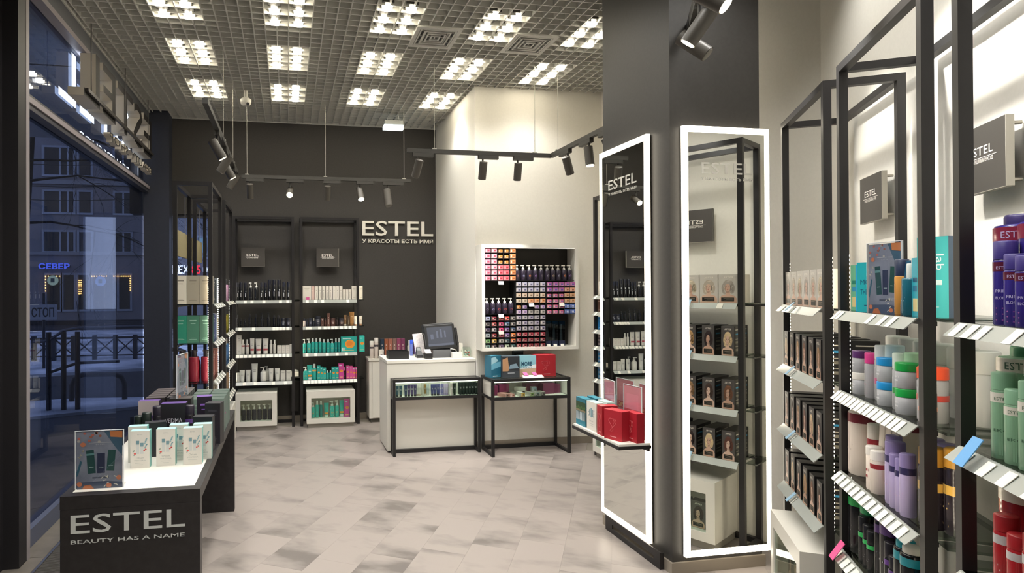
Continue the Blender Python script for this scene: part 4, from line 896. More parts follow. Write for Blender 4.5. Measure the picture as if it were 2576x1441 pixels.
# cabinets under the back racks
def fill_cab(M, w, items, place):
    for x, y, spec, desc in items: put(spec, loc(M, x, y, 0.102), desc, place, x)
MC1 = TM(-0.565, 6.83, 0); MC2 = TM(0.205, 6.83, 0)
cabinet('low white glazed cabinet with dark pump bottles under the styling rack', MC1, 0.445, 0.41, 0.36)
cabinet('low white glazed cabinet with teal bottles under the skin care rack', MC2, 0.54, 0.41, 0.36)
fill_cab(MC1, 0.445, [(0.078+0.058*k, 0.10, ('pump', 0.024, 0.17, '2a242e', 'e2ded6', '', '9a8a9a'), 'dark pump bottle') for k in range(6)], 'in the styling cabinet')
fill_cab(MC2, 0.54, [(0.075, 0.09, ('pump', 0.022, 0.17, TEAL, 'e8eee8', 'f0a03c', 'd5efe8'), 'teal pump bottle'), (0.12, 0.09, ('bottle', 0.02, 0.19, TEAL, 'e8eee8', '', 'f0b05a', 0.25, 0.5), 'tall teal bottle'), (0.165, 0.12, ('bottle', 0.018, 0.18, TEALD, 'e8eee8', '', 'f0b05a', 0.25, 0.5), 'dark teal bottle'),
    (0.225, 0.09, ('tube', 0.055, 0.16, TEAL, 'e8eee8', 'f0a03c'), 'teal tube'), (0.29, 0.09, ('pump', 0.028, 0.18, TEAL, 'e8eee8', 'f0a03c', 'd5efe8'), 'wide teal pump bottle'), (0.345, 0.09, ('pump', 0.024, 0.185, TEAL, 'e8eee8', 'f0a03c', 'd5efe8'), 'teal pump bottle'),
    (0.40, 0.09, ('tube', 0.055, 0.185, TEAL, 'e8eee8', 'f0a03c'), 'taller teal tube'), (0.455, 0.08, ('box', 0.06, 0.05, 0.2, 'd0489a', 'b8407f', '', 'orange'), 'pink carton')], 'in the skin care cabinet')

# ---------------- big wall lettering
o = thing('wall_lettering', 'large white cut-out shop name with tagline on the dark back wall', 'lettering', TM(0.885, BY-0.002, 2.2))
LW = mat('lit wall letter', 'f4efe2', 0.5)
q = MB(); add_text(q, 'ESTEL', 0.182, LW, 0, 0, 0, 0.875, 0.025, 0.006, 'L'); part('name', q, o)
q = MB(); add_text(q, 'У КРАСОТЫ ЕСТЬ ИМЯ', 0.042, LW, 0, 0, -0.088, 0.875, 0.015, 0.02, 'L'); part('tagline', q, o)

# ---------------- window racks (left)
SL = [1.445, 1.15, 0.855, 0.56]
ML1 = rack_M(-0.560, 4.755, PI/2); ML2 = rack_M(-0.555, 5.70, PI/2); WL = 0.70
tgl = [even(0.08, 0.6, 5)]*4
rack('first black steel window rack behind the display table, holding boxed sets', ML1, WL, 0.285, 2.37, SL, tgl)
rack('second black steel window rack, between first one and the back wall', ML2, WL, 0.285, 2.37, SL, tgl)
for n_, (y0, y1, lb) in enumerate(((4.90, 5.45, 'plain olive back board hung in the first window rack'), (5.74, 6.36, 'plain olive back board hung in the second window rack'))):
    o = thing('back_board', lb, 'board', TM(-0.848, (y0+y1)/2, 1.92), 'olive boards in the window racks')
    part('board', MB().box(-0.012, 0.0, -(y1-y0)/2, (y1-y0)/2, -0.10, 0.105, C('8a8061', 0.6)), o)
    for y in (-0.2, 0.2): part('hanger', MB().cyl((-0.006, y, 0.10), (-0.006, y, 0.42), 0.003, CHROME, 6), o)
PW1 = ['on top first window rack shelf', 'on second first window rack shelf', 'on third first window rack shelf', 'on bottom first window rack shelf']
PW2 = ['on top second window rack shelf', 'on second second window rack shelf', 'on third second window rack shelf', 'on bottom second window rack shelf']
def rl(M, P, s, x, y, spec, desc, rz=0): put(spec, loc(M, x, y, SL[s], rz), desc, P[s], x*10-y)
# end faces of the boxes look to the aisle end (towards the camera): boxes turned by -90 deg
E_ = -PI/2
for k, (y, f) in enumerate(((0.235, 'd8d0c0'), (0.145, '9d9585'), (0.055, '9d9585'))):
    rl(ML1, PW1, 0, 0.095, y, ('box', 0.088, 0.13, 0.215, f, 'b5ad9c', 'c9c1b2', 'lines', '7f786b'), 'pale boxed set, cream faced' if k == 0 else 'taupe boxed set facing the aisle end', E_)
    rl(ML1, PW1, 1, 0.095, y, ('box', 0.088, 0.13, 0.205, ('2f8a72', '4a7d68', '557a69')[k], '3a6a58', '4f7f6c', 'lines', '9ac2b0'), ('bright green boxed set', 'mid green boxed set', 'dull green boxed set')[k], E_)
    rl(ML1, PW1, 2, 0.075, y, ('bottle', 0.039, 0.235, '8a2a3a', '2a2226', '', '', 0.2, 0.5), 'dark red flask', E_)
for k in range(3): rl(ML1, PW1, 2, 0.16, 0.235-0.09*k, ('pump', 0.036, 0.23, '7a2535', 'ddd6cc'), 'dark red pump bottle behind the flasks', E_)
for s, cols in ((0, ('c9c4ba', '4a4c50', '2d3438', '8d939a')), (1, ('e8e4dc', '4a5a8a', '6a78a8', 'e0e4ea')), (2, ('9a5a54', 'b06a60', '8a4a48', 'c98a7a')), (3, ('d9d2c4', 'b9a58c', '8a7560', 'e0dacc'))):
    for k in range(4): rl(ML1, PW1, s, 0.28+0.1*k, 0.06, ('box', 0.07, 0.06, 0.19+0.012*(k % 2), cols[k], '', '', 'lines', 'e5e0d6'), ('pale', 'dark', 'middle', 'far')[k] + ' carton facing the aisle')
for s, cols in ((0, ('c9a9c0', 'b58aa8', '8a7a9a', 'c2a8b8')), (1, ('b9a03c', '8a8a2e', 'c9b24a', 'a08a30')), (2, ('2f5f9a', '4a7ab0', '2a4f88', '6a9ac8')), (3, ('8a6a50', 'a58868', 'd9d0c0', '6a5040'))):
    for k in range(6): rl(ML2, PW2, s, 0.07+0.108*k, 0.06, ('bottle', 0.027, 0.19+0.01*(k % 3), cols[k % 4], ('2a2a2e', 'e0dcd4')[s == 2], '', 'e5e0d6', 0.25, 0.6), ('mauve', 'yellow green', 'blue', 'brown')[s] + ' bottle facing the aisle')
MCL = TM(-0.545+0.02, 5.76, 0, PI/2)
cabinet('low white glazed cabinet standing under the second window rack', MCL, 0.60, 0.42, 0.27)
cabinet('low white glazed cabinet under the first window rack, behind the table', TM(-0.545+0.02, 4.80, 0, PI/2), 0.60, 0.42, 0.27)

# ---------------- oblique wall racks (right)
KR = 1.05; KS = Matrix.Scale(KR, 4)
SR = [1.461, 1.151, 0.838, 0.537]
def RM(u0, off=0.80): p = RW(u0, off); return TM(p.x, p.y, 0, math.atan2(-cR, -sR))
WR = 0.718; MA = RM(3.730); MBk = RM(2.843); MCk = RM(1.955)
tga = [[0.12, 0.30], [0.3], [0.3], [0.3]]
tgb = [[0.06, 0.10, 0.40, 0.50, 0.57], even(0.05, 0.62, 15), even(0.05, 0.63, 13), even(0.05, 0.63, 14)]
tgc = [[0.07, 0.13, 0.18, 0.30, 0.38, 0.5], [0.1, 0.19, 0.27, 0.36, 0.45, 0.54], even(0.06, 0.6, 9), even(0.06, 0.6, 9)]
rack('black steel colouring rack on the oblique wall beside the mirror column', MA, WR, 0.285, 2.42, SR, tga)
rack('black steel home care rack on the oblique wall, between two others', MBk, WR, 0.285, 2.42, SR, tgb)
rack('black steel rack on the oblique wall cut by the picture edge', MCk, WR, 0.285, 2.44, SR, tgc)
def onwall(u, z, off): p = RW(u, off, z); return TM(p.x, p.y, p.z, math.atan2(-cR, -sR))
signboard('black colouring header board on stand-offs on the oblique wall', onwall(3.332, 1.953, 1.085), 'ОКРАШИВАНИЕ', 0.255, 0.21)
signboard('black home care header board on stand-offs, partly behind a post', onwall(2.43, 1.953, 1.085), 'ДОМАШНИЙ УХОД', 0.262, 0.21)
PA = ['on top colouring shelf', 'on second colouring shelf', 'on third colouring shelf', 'on bottom colouring shelf']
PB = ['on top home care shelf', 'on second home care shelf', 'on third home care shelf', 'on bottom home care shelf']
PC = ['on top edge rack shelf', 'on second edge rack shelf', 'on third edge rack shelf', 'on bottom edge rack shelf']
hairs = ['3a2a22', '8a6a4a', '5a3428', 'c9b08a', '2a1e1c', 'a98458', '6a4630']
skins = ['c4a08c', 'cba994', 'b99480', 'd0b09e']
for s in range(4):
    for k in range(6):
        x = 0.082 + 0.104*k
        if s == 0: spec = ('box', 0.100, 0.08, 0.160, 'c2bcb2', 'cfc9bf', 'dad5cc', 'portrait', ('a39a90', 'b0a494', 'c0b49c')[k % 3], skins[k % 4]); d_ = 'pale bleaching carton with blonde portrait'
        else: spec = ('box', 0.068, 0.100, 0.165, '4a4644', '161517', '1b1a1a', 'portrait_side', hairs[(k+s*3) % 7], skins[(k+s) % 4]); d_ = 'black hair dye carton with portrait'
        for row in range(2):
            put(spec, loc(MA, x*KR, (0.052 + 0.104*row), SR[s]) @ KS, ('front ', 'rear ')[row] + d_, PA[s], x)
put(('box', 0.06, 0.07, 0.17, 'ece7dc', 'e2dccf', 'ece7dc', 'abstract', '9a9a9a', '3a3a3a'), loc(MA, 0.718+0.05, 0.09, SR[0]), 'white carton with printed back outside the post', PA[0], 9)
MCA = RM(3.60, 0.715)
cabinet('low white glazed cabinet under the colouring rack by the mirror column', MCA, 0.54, 0.41, 0.335)
for k in range(4): put(('box', 0.085, 0.06, 0.16, '5a5450', '1c1b1d', '211f20', 'portrait', hairs[k], skins[k]), loc(MCA, 0.12+0.10*k, 0.09, 0.102), 'hair dye carton with portrait', 'in the colouring cabinet', k)
cabinet('low white glazed cabinet under the home care rack', RM(2.76, 0.735), 0.54, 0.41, 0.315)
def rb_(s, x, y, spec, desc, rz=0, dz=0): put(spec, loc(MBk, x*KR, y*KR, SR[s]+dz*KR, rz) @ KS, desc, PB[s], x)
def rc_(s, x, y, spec, desc, rz=0, dz=0): put(spec, loc(MCk, x*KR, y*KR, SR[s]+dz*KR, rz) @ KS, desc, PC[s], x)
F_ = 0.9         # products are turned a little to the aisle end
# home care, top
rb_(0, 0.062, 0.05, ('box', 0.05, 0.03, 0.165, '6fb08a', 'c9b56a', '7fc09a', 'abstract', '2f7f6a', '3a8fb0'), 'green and yellow carton', 0.3)
rb_(0, 0.13, 0.05, ('box', 0.062, 0.035, 0.165, '1f9ad0', '1588be', '35b0e0', 'abstract', '14506e', '2a6f8e'), 'bright blue carton', 0.3)
rb_(0, 0.20, 0.05, ('box', 0.085, 0.05, 0.17, '1fa7b0', '1f9ad0', '48c9c4', 'word', 'MORE|THERAPY', '14506e'), 'turquoise carton with large wording', 0.6)
rb_(0, 0.268, 0.045, ('bottle', 0.021, 0.17, 'c9904a', '2a2f45', '', '6a4a20', 0.27, 0.95), 'tan bottle with navy cap')
rb_(0, 0.44, 0.055, ('tube', 0.05, 0.165, '1e4f6a', '1a3f58', '', '8ab0c4'), 'dark blue tube')
rb_(0, 0.415, 0.05, ('bottle', 0.019, 0.17, 'c98f48', '26304a', '', '6a4a20', 0.3, 0.95), 'tan bottle behind the poster')
rb_(0, 0.475, 0.05, ('bottle', 0.022, 0.155, '1f5f70', 'd5d8d2', '', 'b9d0d5', 0.28, 0.45), 'small teal bottle with white cap')
rb_(0, 0.52, 0.06, ('box', 0.05, 0.03, 0.17, '2f9fb0', '', '', 'abstract', '14506e', '2a6f8e'), 'blue green carton behind teal bottle')
rb_(0, 0.585, 0.07, ('box', 0.075, 0.04, 0.225, '49b5b3', '3f5f7c', '8fd5d0', 'hair'), 'turquoise carton with upright wording', 0.7)
# second
for k in range(6): rb_(1, 0.05+0.11*k, 0.165, ('bottle', 0.036, 0.205, 'c9c9c6', 'd9d8d2', '', '', 0.3, 0.97), 'tall white capped grey bottle, back row,')
for x, lid in ((0.105, '5a2f6a'), (0.335, '1f8fd0'), (0.475, '18a045')):
    for k in range(2): rb_(1, x, 0.04, ('jar', 0.030 if x > .2 else 0.028, 0.0765, 'a9aaad', lid if not (k == 0 and x < .2) else 'e0dcd4', 'd5d5d8', 16, 'cosmetic_jar', 0.32), ('lower ', 'upper ')[k] + {0.105: 'grey jar with purple lid', 0.335: 'grey jar with blue lid', 0.475: 'grey jar with green lid'}[x] if not (k == 0 and x < .2) else 'lower grey jar with white lid', 0, 0.077*k)
rb_(1, 0.185, 0.045, ('bottle', 0.021, 0.155, 'b0aeb0', 'e0408f', '', 'c94a80', 0.24, 0.97), 'grey bottle with pink cap')
rb_(1, 0.235, 0.06, ('bottle', 0.023, 0.185, 'b2b2b4', 'e0e4e4', 'c94a80', '', 0.25, 0.97, 16, 'shampoo_bottle', '', '', 0.4), 'grey bottle with pink band')
rb_(1, 0.285, 0.075, ('bottle', 0.027, 0.19, 'b5b7ba', 'c9dfe4', '', '9aa0a8', 0.25, 0.97), 'grey bottle with pale blue cap')
rb_(1, 0.40, 0.05, ('bottle', 0.021, 0.175, 'b2b2b4', 'd9e6da', '3a9a4a', '', 0.28, 0.97, 16, 'shampoo_bottle', '', '', 0.4), 'grey bottle with green band')
rb_(1, 0.43, 0.075, ('bottle', 0.028, 0.18, 'b2b2b4', 'b9e0bc', '3a9a4a', '', 0.3, 0.97, 16, 'shampoo_bottle', '', '', 0.4), 'wide grey bottle with green band')
rb_(1, 0.58, 0.06, ('bottle', 0.035, 0.155, 'a5a4a6', 'e2502a', 'c0443a', '', 0.22, 1.0, 16, 'shampoo_bottle', '', '', 0.5), 'grey bottle with orange cap')
rb_(1, 0.615, 0.035, ('bottle', 0.02, 0.11, 'a9a0a0', 'c9c0ba', 'e07a4a', '', 0.2, 0.9, 16, 'shampoo_bottle', '', '', 0.4), 'small grey bottle with orange label')
# third
CRM = 'e6d8ca'
rb_(2, 0.055, 0.06, ('bottle', 0.046, 0.265, CRM, 'ece4d8', '7a2a34', 'b09a8c', 0.13, 0.55, 18, 'shampoo_bottle', '', '', 0.82), 'large cream bottle with dark red band')
rb_(2, 0.16, 0.15, ('bottle', 0.046, 0.265, CRM, 'ece4d8', '7a2a34', 'b09a8c', 0.13, 0.55, 18, 'shampoo_bottle', '', '', 0.82), 'large cream bottle in back row')
rb_(2, 0.165, 0.06, ('bottle', 0.024, 0.205, CRM, 'ece4d8', 'a03038', 'b09a8c', 0.25, 0.97, 16, 'shampoo_bottle', '', '', 0.86), 'cream bottle with red band')
for x in (0.225, 0.275, 0.33): rb_(2, x, 0.06, ('tube', 0.05, 0.215, CRM, 'ece4d8', 'a03038', 'b09a8c'), 'cream squeeze tube with red band')
rb_(2, 0.245, 0.03, ('jar', 0.023, 0.145, CRM, 'efe8de', 'a03038', 16, 'cosmetic_jar', 0.2), 'cream jar with red label')
rb_(2, 0.285, 0.028, ('bottle', 0.022, 0.14, CRM, 'efe8de', 'a03038', '', 0.22, 0.97, 16, 'shampoo_bottle', '', '', 0.75), 'small cream bottle with red band')
LIL, LILC = 'bfb0d6', '9585b8'
for x, y, r, h in ((0.345, 0.05, .022, .205), (0.385, 0.04, .027, .195), (0.425, 0.03, .02, .165), (0.462, 0.03, .018, .16), (0.50, 0.03, .02, .185)):
    rb_(2, x, y, ('bottle', r, h, LIL, LILC, '3a3560', 'c98ab0', 0.22, 0.97, 16, 'shampoo_bottle', '', '', 0.86), 'lilac bottle with navy band')
for x, y in ((0.40, 0.13), (0.47, 0.14)): rb_(2, x, y, ('bottle', 0.028, 0.215, LIL, LILC, '3a3560', 'c98ab0', 0.22, 0.97, 16, 'shampoo_bottle', '', '', 0.86), 'tall lilac bottle in back row')
for x, y, h in ((0.575, 0.06, .225), (0.62, 0.10, .235)): rb_(2, x, y, ('bottle', 0.032, h, '221c22', 'b0802e', 'c9a048', 'd9b96a', 0.22, 0.97, 16, 'shampoo_bottle', '', '', 0.6), 'black and gold bottle')
# bottom
BK = '17181a'
rb_(3, 0.045, 0.05, ('bottle', 0.034, 0.235, BK, '1f9a4a', '1fa04e', '9aa09a', 0.12, 0.97, 16, 'shampoo_bottle', '', '', 0.82), 'large black bottle with green band')
rb_(3, 0.115, 0.07, ('bottle', 0.04, 0.235, BK, 'cfcac0', '1f9a5a', '9aa09a', 0.1, 0.7, 16, 'shampoo_bottle', '', '', 0.78), 'wide black bottle with green band')
for x, h in ((0.155, .165), (0.195, .15), (0.23, .142)): rb_(3, x, 0.03, ('bottle', 0.018, h, BK, '17181a', '2fae5a', '8a908a', 0.3, 0.97, 16, 'shampoo_bottle', '', '', 0.82), 'slim black bottle with green band')
rb_(3, 0.27, 0.045, ('bottle', 0.024, 0.22, BK, '5a2a78', '4a2a68', '8a8a94', 0.12, 0.97, 16, 'shampoo_bottle', '', '', 0.8), 'black bottle with purple cap')
rb_(3, 0.325, 0.06, ('bottle', 0.042, 0.225, BK, 'd9d4ca', '4e2a70', 'a9a9b0', 0.08, 0.7, 18, 'shampoo_bottle', '', '', 0.82), 'wide black bottle with purple band')
for x, h in ((0.385, .165), (0.42, .135)): rb_(3, x, 0.03, ('bottle', 0.021, h, BK, '1a171e', '5a3080', '8a8a94', 0.28, 0.97, 16, 'shampoo_bottle', '', '', 0.80), 'slim black bottle with purple band')
for x in (0.455, 0.50): rb_(3, x, 0.04, ('bottle', 0.03, 0.20, BK, ('2a9aa8', 'd9d4ca')[x > .48], '1f8a98', '8aa0a4', 0.1, 0.8, 16, 'shampoo_bottle', '', '', 0.8), 'black bottle with teal cap' if x < .48 else 'black bottle with white cap and teal band')
rb_(3, 0.58, 0.06, ('bottle', 0.03, 0.15, '123a48', '1f9aa8', '', '8ac0c8', 0.2, 0.97), 'dark teal bottle')
rb_(3, 0.625, 0.08, ('bottle', 0.03, 0.15, '14606a', '2fb0b8', '', '8ac0c8', 0.2, 0.97), 'bright teal bottle')
# pink price flags on home care and edge racks
for M_, x, z, c_, lb in ((MBk, 0.085, SR[3], 'e0508f', 'pink paper flag on bottom price rail of home care rack'), (MCk, 0.14, SR[1], '6aa9e0', 'blue paper flag on second price rail of the picture edge rack')):
    o = link('paper_flag', MB().hull8([(-0.022, -0.026, -0.012), (0.022, -0.026, -0.012), (0.022, -0.024, -0.013), (-0.022, -0.024, -0.013), (-0.022, 0.014, 0.055), (0.022, 0.014, 0.055), (0.022, 0.016, 0.054), (-0.022, 0.016, 0.054)], C(c_)).mesh('paper_flag'), None, loc(M_, x, -0.028, z-0.012)); tag(o, lb, 'flag')
for s, x in ((0, 0.30), (1, 0.30), (2, 0.30), (3, 0.30)):
    o = link('paper_flag', MB().hull8([(-0.014, -0.026, -0.012), (0.014, -0.026, -0.012), (0.014, -0.024, -0.013), (-0.014, -0.024, -0.013), (-0.014, 0.014, 0.03), (0.014, 0.014, 0.03), (0.014, 0.016, 0.029), (-0.014, 0.016, 0.029)], C('8fb0c8')).mesh('paper_flag'), None, loc(MA, x, -0.028, SR[s]-0.012)); tag(o, ('pale blue paper flag on the top price rail', 'pale blue paper flag on the second price rail', 'pale blue paper flag on the third price rail', 'pale blue paper flag on the bottom price rail')[s] + ' of colouring rack', 'flag', 'paper flags on the colouring rack')
# edge rack
PUR = '33287a'
for k, x in enumerate((0.06, 0.155, 0.25)): rc_(0, x, 0.10, ('bottle', 0.047, 0.25, PUR, '40356f', '8a2a44', 'c0b8e0', 0.09, 0.62, 20, 'shampoo_bottle', 'ESTEL', 'PRIMA|BLONDE', 0.83, 'a04a80'), 'large purple bottle with red band', F_)
for k, (x, h) in enumerate(((0.145, .185), (0.185, .155), (0.225, .15), (0.30, .185), (0.345, .18))): rc_(0, x, 0.032, ('bottle', 0.021, h, PUR, '3f347c', '5a1a34', 'c0b8e0', 0.22, 0.97, 16, 'shampoo_bottle', 'ESTEL', 'PRIMA|BLONDE', 0.82, '8a4a90'), 'small purple bottle with dark red label', F_)
GRN = '7fa586'
for k, x in enumerate((0.065, 0.17, 0.275)): rc_(1, x, 0.105, ('bottle', 0.05, 0.245, GRN, '4f8a64', 'd5cfc4', '3a5a44', 0.1, 0.55, 20, 'shampoo_bottle', 'ESTEL', '|EKO', 0.84), 'large green bottle with white shoulder band', F_)
for k, (x, h) in enumerate(((0.135, .19), (0.185, .16), (0.235, .185), (0.29, .17), (0.34, .16))): rc_(1, x, 0.032, ('bottle', 0.022, h, GRN, '86b090', 'd9d4c8', '3a5a44', 0.2, 0.97, 16, 'shampoo_bottle', 'ESTEL', '|EKO', 0.82), 'small green bottle with white band', F_)
RED = '8f1a22'
for k, x in enumerate((0.07, 0.18, 0.29)): rc_(2, x, 0.105, ('bottle', 0.05, 0.25, RED, 'ddd6ca', 'd9d2c6', 'e0b0a8', 0.12, 0.62, 20, 'shampoo_bottle', '', '', 0.86), 'large red bottle with white cap', F_)
for k, (x, h) in enumerate(((0.14, .175), (0.19, .15), (0.245, .17), (0.30, .165))): rc_(2, x, 0.032, ('bottle', 0.022, h, 'a01f26', '9a1c22', 'b9b4b4', 'e0b0a8', 0.2, 0.97, 16, 'shampoo_bottle', '', '', 0.8), 'small red bottle with silver band', F_)
for k in range(6): rc_(3, 0.07+0.1*k, 0.06, ('bottle', 0.035, 0.22, ('5a3a2a', '7a5a40')[k % 2], '2a2422', '', 'd9c9b9', 0.2, 0.9), ('dark brown', 'tan brown')[k % 2] + ' bottle')

# ---------------- side wall rack behind the column
SD = [1.485, 1.335, 1.17, 1.02, 0.87, 0.72]
MD = TM(2.81, 5.235, 0, -PI/2)
rack('black steel rack on the side wall, half hidden by the mirror column', MD, 0.675, 0.275, 2.40, SD, [even(0.08, 0.3, 3)]*6)
PD = ['on top side wall shelf', 'on second side wall shelf', 'on third side wall shelf', 'on fourth side wall shelf', 'on fifth side wall shelf', 'on bottom side wall shelf']
def rd(s, x, spec, desc, y=0.05): put(spec, loc(MD, x, y, SD[s]), desc, PD[s], x)
for k in range(3): rd(0, 0.06+0.06*k, ('bottle', 0.024, 0.20, ('e6e4de', '1d1c1e', '232226')[k], 'ece9e2', '', 'a9a9a9', 0.35, 0.45), ('white spouted bottle', 'black spouted bottle', 'dark spouted bottle')[k])
for k in range(6): rd(0, 0.25+0.065*k, ('box', 0.055, 0.05, 0.12, 'e0dcd2', '', '', 'lines', '8a8680'), 'pale carton')
for k in range(8): rd(1, 0.07+0.075*k, ('box', 0.06, 0.06, 0.115, ('6a5040', '8a6a5a', '4a3a34')[k % 3], 'c9b9a5', '', 'lines', 'e6dccf'), ('brown', 'rose brown', 'dark brown')[k % 3] + ' carton')
for k in range(7): rd(2, 0.08+0.085*k, ('box', 0.078, 0.06, 0.115, '2a86c4', '4aa0d8', '5ab0e0', 'lines', 'cfe6f5'), 'blue carton')
for k in range(7):
    for r_ in range(3): put(('box', 0.075, 0.06, 0.034, '24242c', '3a3a44', 'e8e6e2', 'dye', '3c3c48', 'd9d9e0'), loc(MD, 0.08+0.085*k, 0.05, SD[3]+0.0345*r_), ('lower', 'middle', 'upper')[r_] + ' small black carton', PD[3], k)
for s in (4, 5):
    for k in range(7):
        for r_ in range(3): put(('box', 0.078, 0.06, 0.037, '3a9ad0', '5ab8e4', '7acaf0', 'dye', '2a80bc', 'd9f0fa'), loc(MD, 0.08+0.085*k, 0.05, SD[s]+0.0375*r_), ('lower', 'middle', 'upper')[r_] + ' flat blue carton', PD[s], k)
MCD = TM(2.775, 5.20, 0, -PI/2)
cabinet('low white glazed cabinet with blue boxes under the side wall rack', MCD, 0.56, 0.42, 0.27)
for k in range(3): put(('box', 0.10, 0.06, 0.17, '4a8fb5', '3a7fa5', '', 'abstract', 'c98a6a', '7ab0c8'), loc(MCD, 0.13+0.13*k, 0.09, 0.102), 'blue gift carton', 'in the side wall cabinet', k)

# ================================================================== COLUMN MIRRORS
def mirror(label, M, w, z0, z1):
    o = thing('wall_mirror', label, 'mirror', M, 'lit mirrors on the dark column'); t = 0.027
    part('back_panel', MB().box(0.004, w-0.004, 0.004, 0.03, z0+0.004, z1-0.004, C('26241f', 0.5)), o)
    part('light_frame', MB().box(0, t, 0, 0.022, z0, z1, LED).box(w-t, w, 0, 0.022, z0, z1, LED).box(t, w-t, 0, 0.022, z1-t*1.25, z1, LED).box(t, w-t, 0, 0.022, z0, z0+t*1.25, LED), o, 'glowing white light frame')
    part('glass', MB().box(t, w-t, 0.002, 0.006, z0+t*1.25, z1-t*1.25, MIRROR), o)
    q = MB(); fm = mat('frosted letter', 'd5d2c9', 0.6); add_text(q, 'ESTEL', 0.064, fm, 0.108, 0.0012, 2.173, 0.315, 0, 0.006, 'L'); add_text(q, 'У КРАСОТЫ ЕСТЬ ИМЯ', 0.0155, fm, 0.108, 0.0012, 2.137, 0.315, 0, 0.02, 'L')
    part('lettering', q, o); return o
mirror('tall light framed mirror on the column face toward the entrance', TM(2.109, CY0-0.034, 0), 0.528, 0.096, 2.43)
mirror('tall light framed mirror on the column face toward the window, with shelf', TM(CX0-0.034, 3.668, 0, -PI/2), 0.528, 0.096, 2.43)
# black plinth frame with slot under the window-side mirror
o = thing('plinth_frame', 'black slotted steel foot frame below the shelf mirror', 'frame', TM(CX0-0.03, 3.03, 0))
part('frame', MB().box(-0.008, 0.0, 0, 0.58, 0.0, 0.03, BLACKMETAL).box(-0.008, 0, 0, 0.58, 0.055, 0.094, BLACKMETAL).box(-0.008, 0, 0, 0.06, 0.03, 0.055, BLACKMETAL).box(-0.008, 0, 0.50, 0.58, 0.03, 0.055, BLACKMETAL), o)
part('return', MB().box(0, 0.017, 0, 0.006, 0, 0.09, BLACKMETAL), o)
# mirror shelf
SZ = 0.678
o = thing('mirror_shelf', 'white topped black shelf fixed to the window-side mirror', 'shelf', TM(1.81, 3.10, SZ))
part('board', MB().box(0.006, 0.20, 0.006, 0.554, -0.012, 0, WHITETOP), o); part('edge_band', MB().box(0, 0.20, 0, 0.56, -0.03, -0.0125, BLACKMETAL), o)
part('bracket', MB().box(0.19, 0.204, 0.02, 0.54, -0.05, -0.03, BLACKMETAL), o)
PM = 'on the mirror shelf'
MS = TM(1.81, 3.66, SZ, -PI/2)
def ms(x, y, spec, desc, rz=0): put(spec, loc(MS, x, y, 0, rz), desc, PM, x*10+y)
ms(0.07, 0.05, ('box', 0.125, 0.05, 0.175, '2d6f80', '245a68', '2d7f92', 'waterfall'), 'teal gift carton printed with a waterfall', 0.0)
ms(0.085, 0.115, ('box', 0.11, 0.05, 0.18, '2d6f80', '245a68', '2d7f92', 'waterfall'), 'teal gift carton at the mirror side', 0.0)
ms(0.205, 0.05, ('box', 0.115, 0.05, 0.175, 'e4ded3', 'd2ccc0', 'a9cfc8', 'white_gift'), 'white gift carton printed with bottles', 0.0)
ms(0.225, 0.115, ('box', 0.11, 0.05, 0.18, 'cfe0da', 'b5ccc5', 'a9cfc8', 'white_gift'), 'pale mint gift carton behind the white one', 0.0)
ms(0.325, 0.065, ('box', 0.06, 0.10, 0.175, 'a81f2c', '9a1a26', 'b8303a', 'red'), 'narrow red gift carton', 0.0)
ms(0.44, 0.06, ('box', 0.125, 0.07, 0.17, 'a81f2c', '9a1a26', 'b8303a', 'red'), 'wide red gift carton', 0.35)
ms(0.50, 0.135, ('box', 0.10, 0.05, 0.165, 'a81f2c', '9a1a26', 'b8303a', 'red'), 'rear red gift carton', 0.1)
def poster_stand(label, M, w, h, fn, lean=0.0):
    o = thing('poster_stand', label, 'poster stand', M, 'clear acrylic poster stands')
    R = Matrix.Rotation(-lean, 4, 'X')
    part('holder', MB().box(-w/2-0.004, w/2+0.004, -0.003, -0.0015, 0, h+0.004, ACRYL).box(-w/2-0.004, w/2+0.004, 0.0015, 0.003, 0, h+0.004, ACRYL).box(-w/2, w/2, 0.003, 0.06, 0, 0.002, ACRYL), o, None, R)
    part('poster_edge', MB().box(-w/2-0.004, w/2+0.004, -0.0034, 0.0034, h+0.004, h+0.006, C('d9dce0', 0.2)).box(-w/2-0.006, -w/2-0.004, -0.0034, 0.0034, 0, h+0.006, C('d9dce0', 0.2)).box(w/2+0.004, w/2+0.006, -0.0034, 0.0034, 0, h+0.006, C('d9dce0', 0.2)), o, None, R)
    q = MB(); fn(q, w, h); part('poster', q, o, None, R); return o
def pink_poster(q, w, h):
    for sg in (1, -1):
        y = -0.0005*sg
        def F(pts, d, m): q.poly([(sg*a, y - sg*d, b) for a, b in pts][::1], m)
        R_ = lambda x0, x1, z0, z1, d, m: F([(x0, z0), (x1, z0), (x1, z1), (x0, z1)], d, m)
        R_(-w/2, w/2, 0, h, 0, C('c9808a', 0.5)); R_(-w*0.36, w*0.36, h*0.08, h*0.85, 0.0002, C('d58a98', 0.5)); R_(-w/2, w/2, h*0.40, h*0.55, 0.0004, C('c0505a', 0.5))
        R_(-w*0.1, w*0.3, h*0.2, h*0.22, 0.0005, C('8a4a58')); R_(-w*0.1, w*0.3, h*0.14, h*0.16, 0.0005, C('8a4a58'))
        vs, fs = text_mesh('-25%', h*0.10, w*0.8, 0, 0.02); q.faces([(sg*vx, y - sg*0.0007, vz + h*0.43) for vx, vy, vz in vs], fs, C('f0b58a'))
poster_stand('pink discount poster in acrylic stand on the mirror shelf', loc(MS, 0.19, 0.155, 0.0, -0.12), 0.15, 0.30, pink_poster)
poster_stand('second pink discount poster in acrylic stand on the mirror shelf, nearer the entrance', loc(MS, 0.43, 0.165, 0.0, 0.10), 0.15, 0.30, pink_poster)
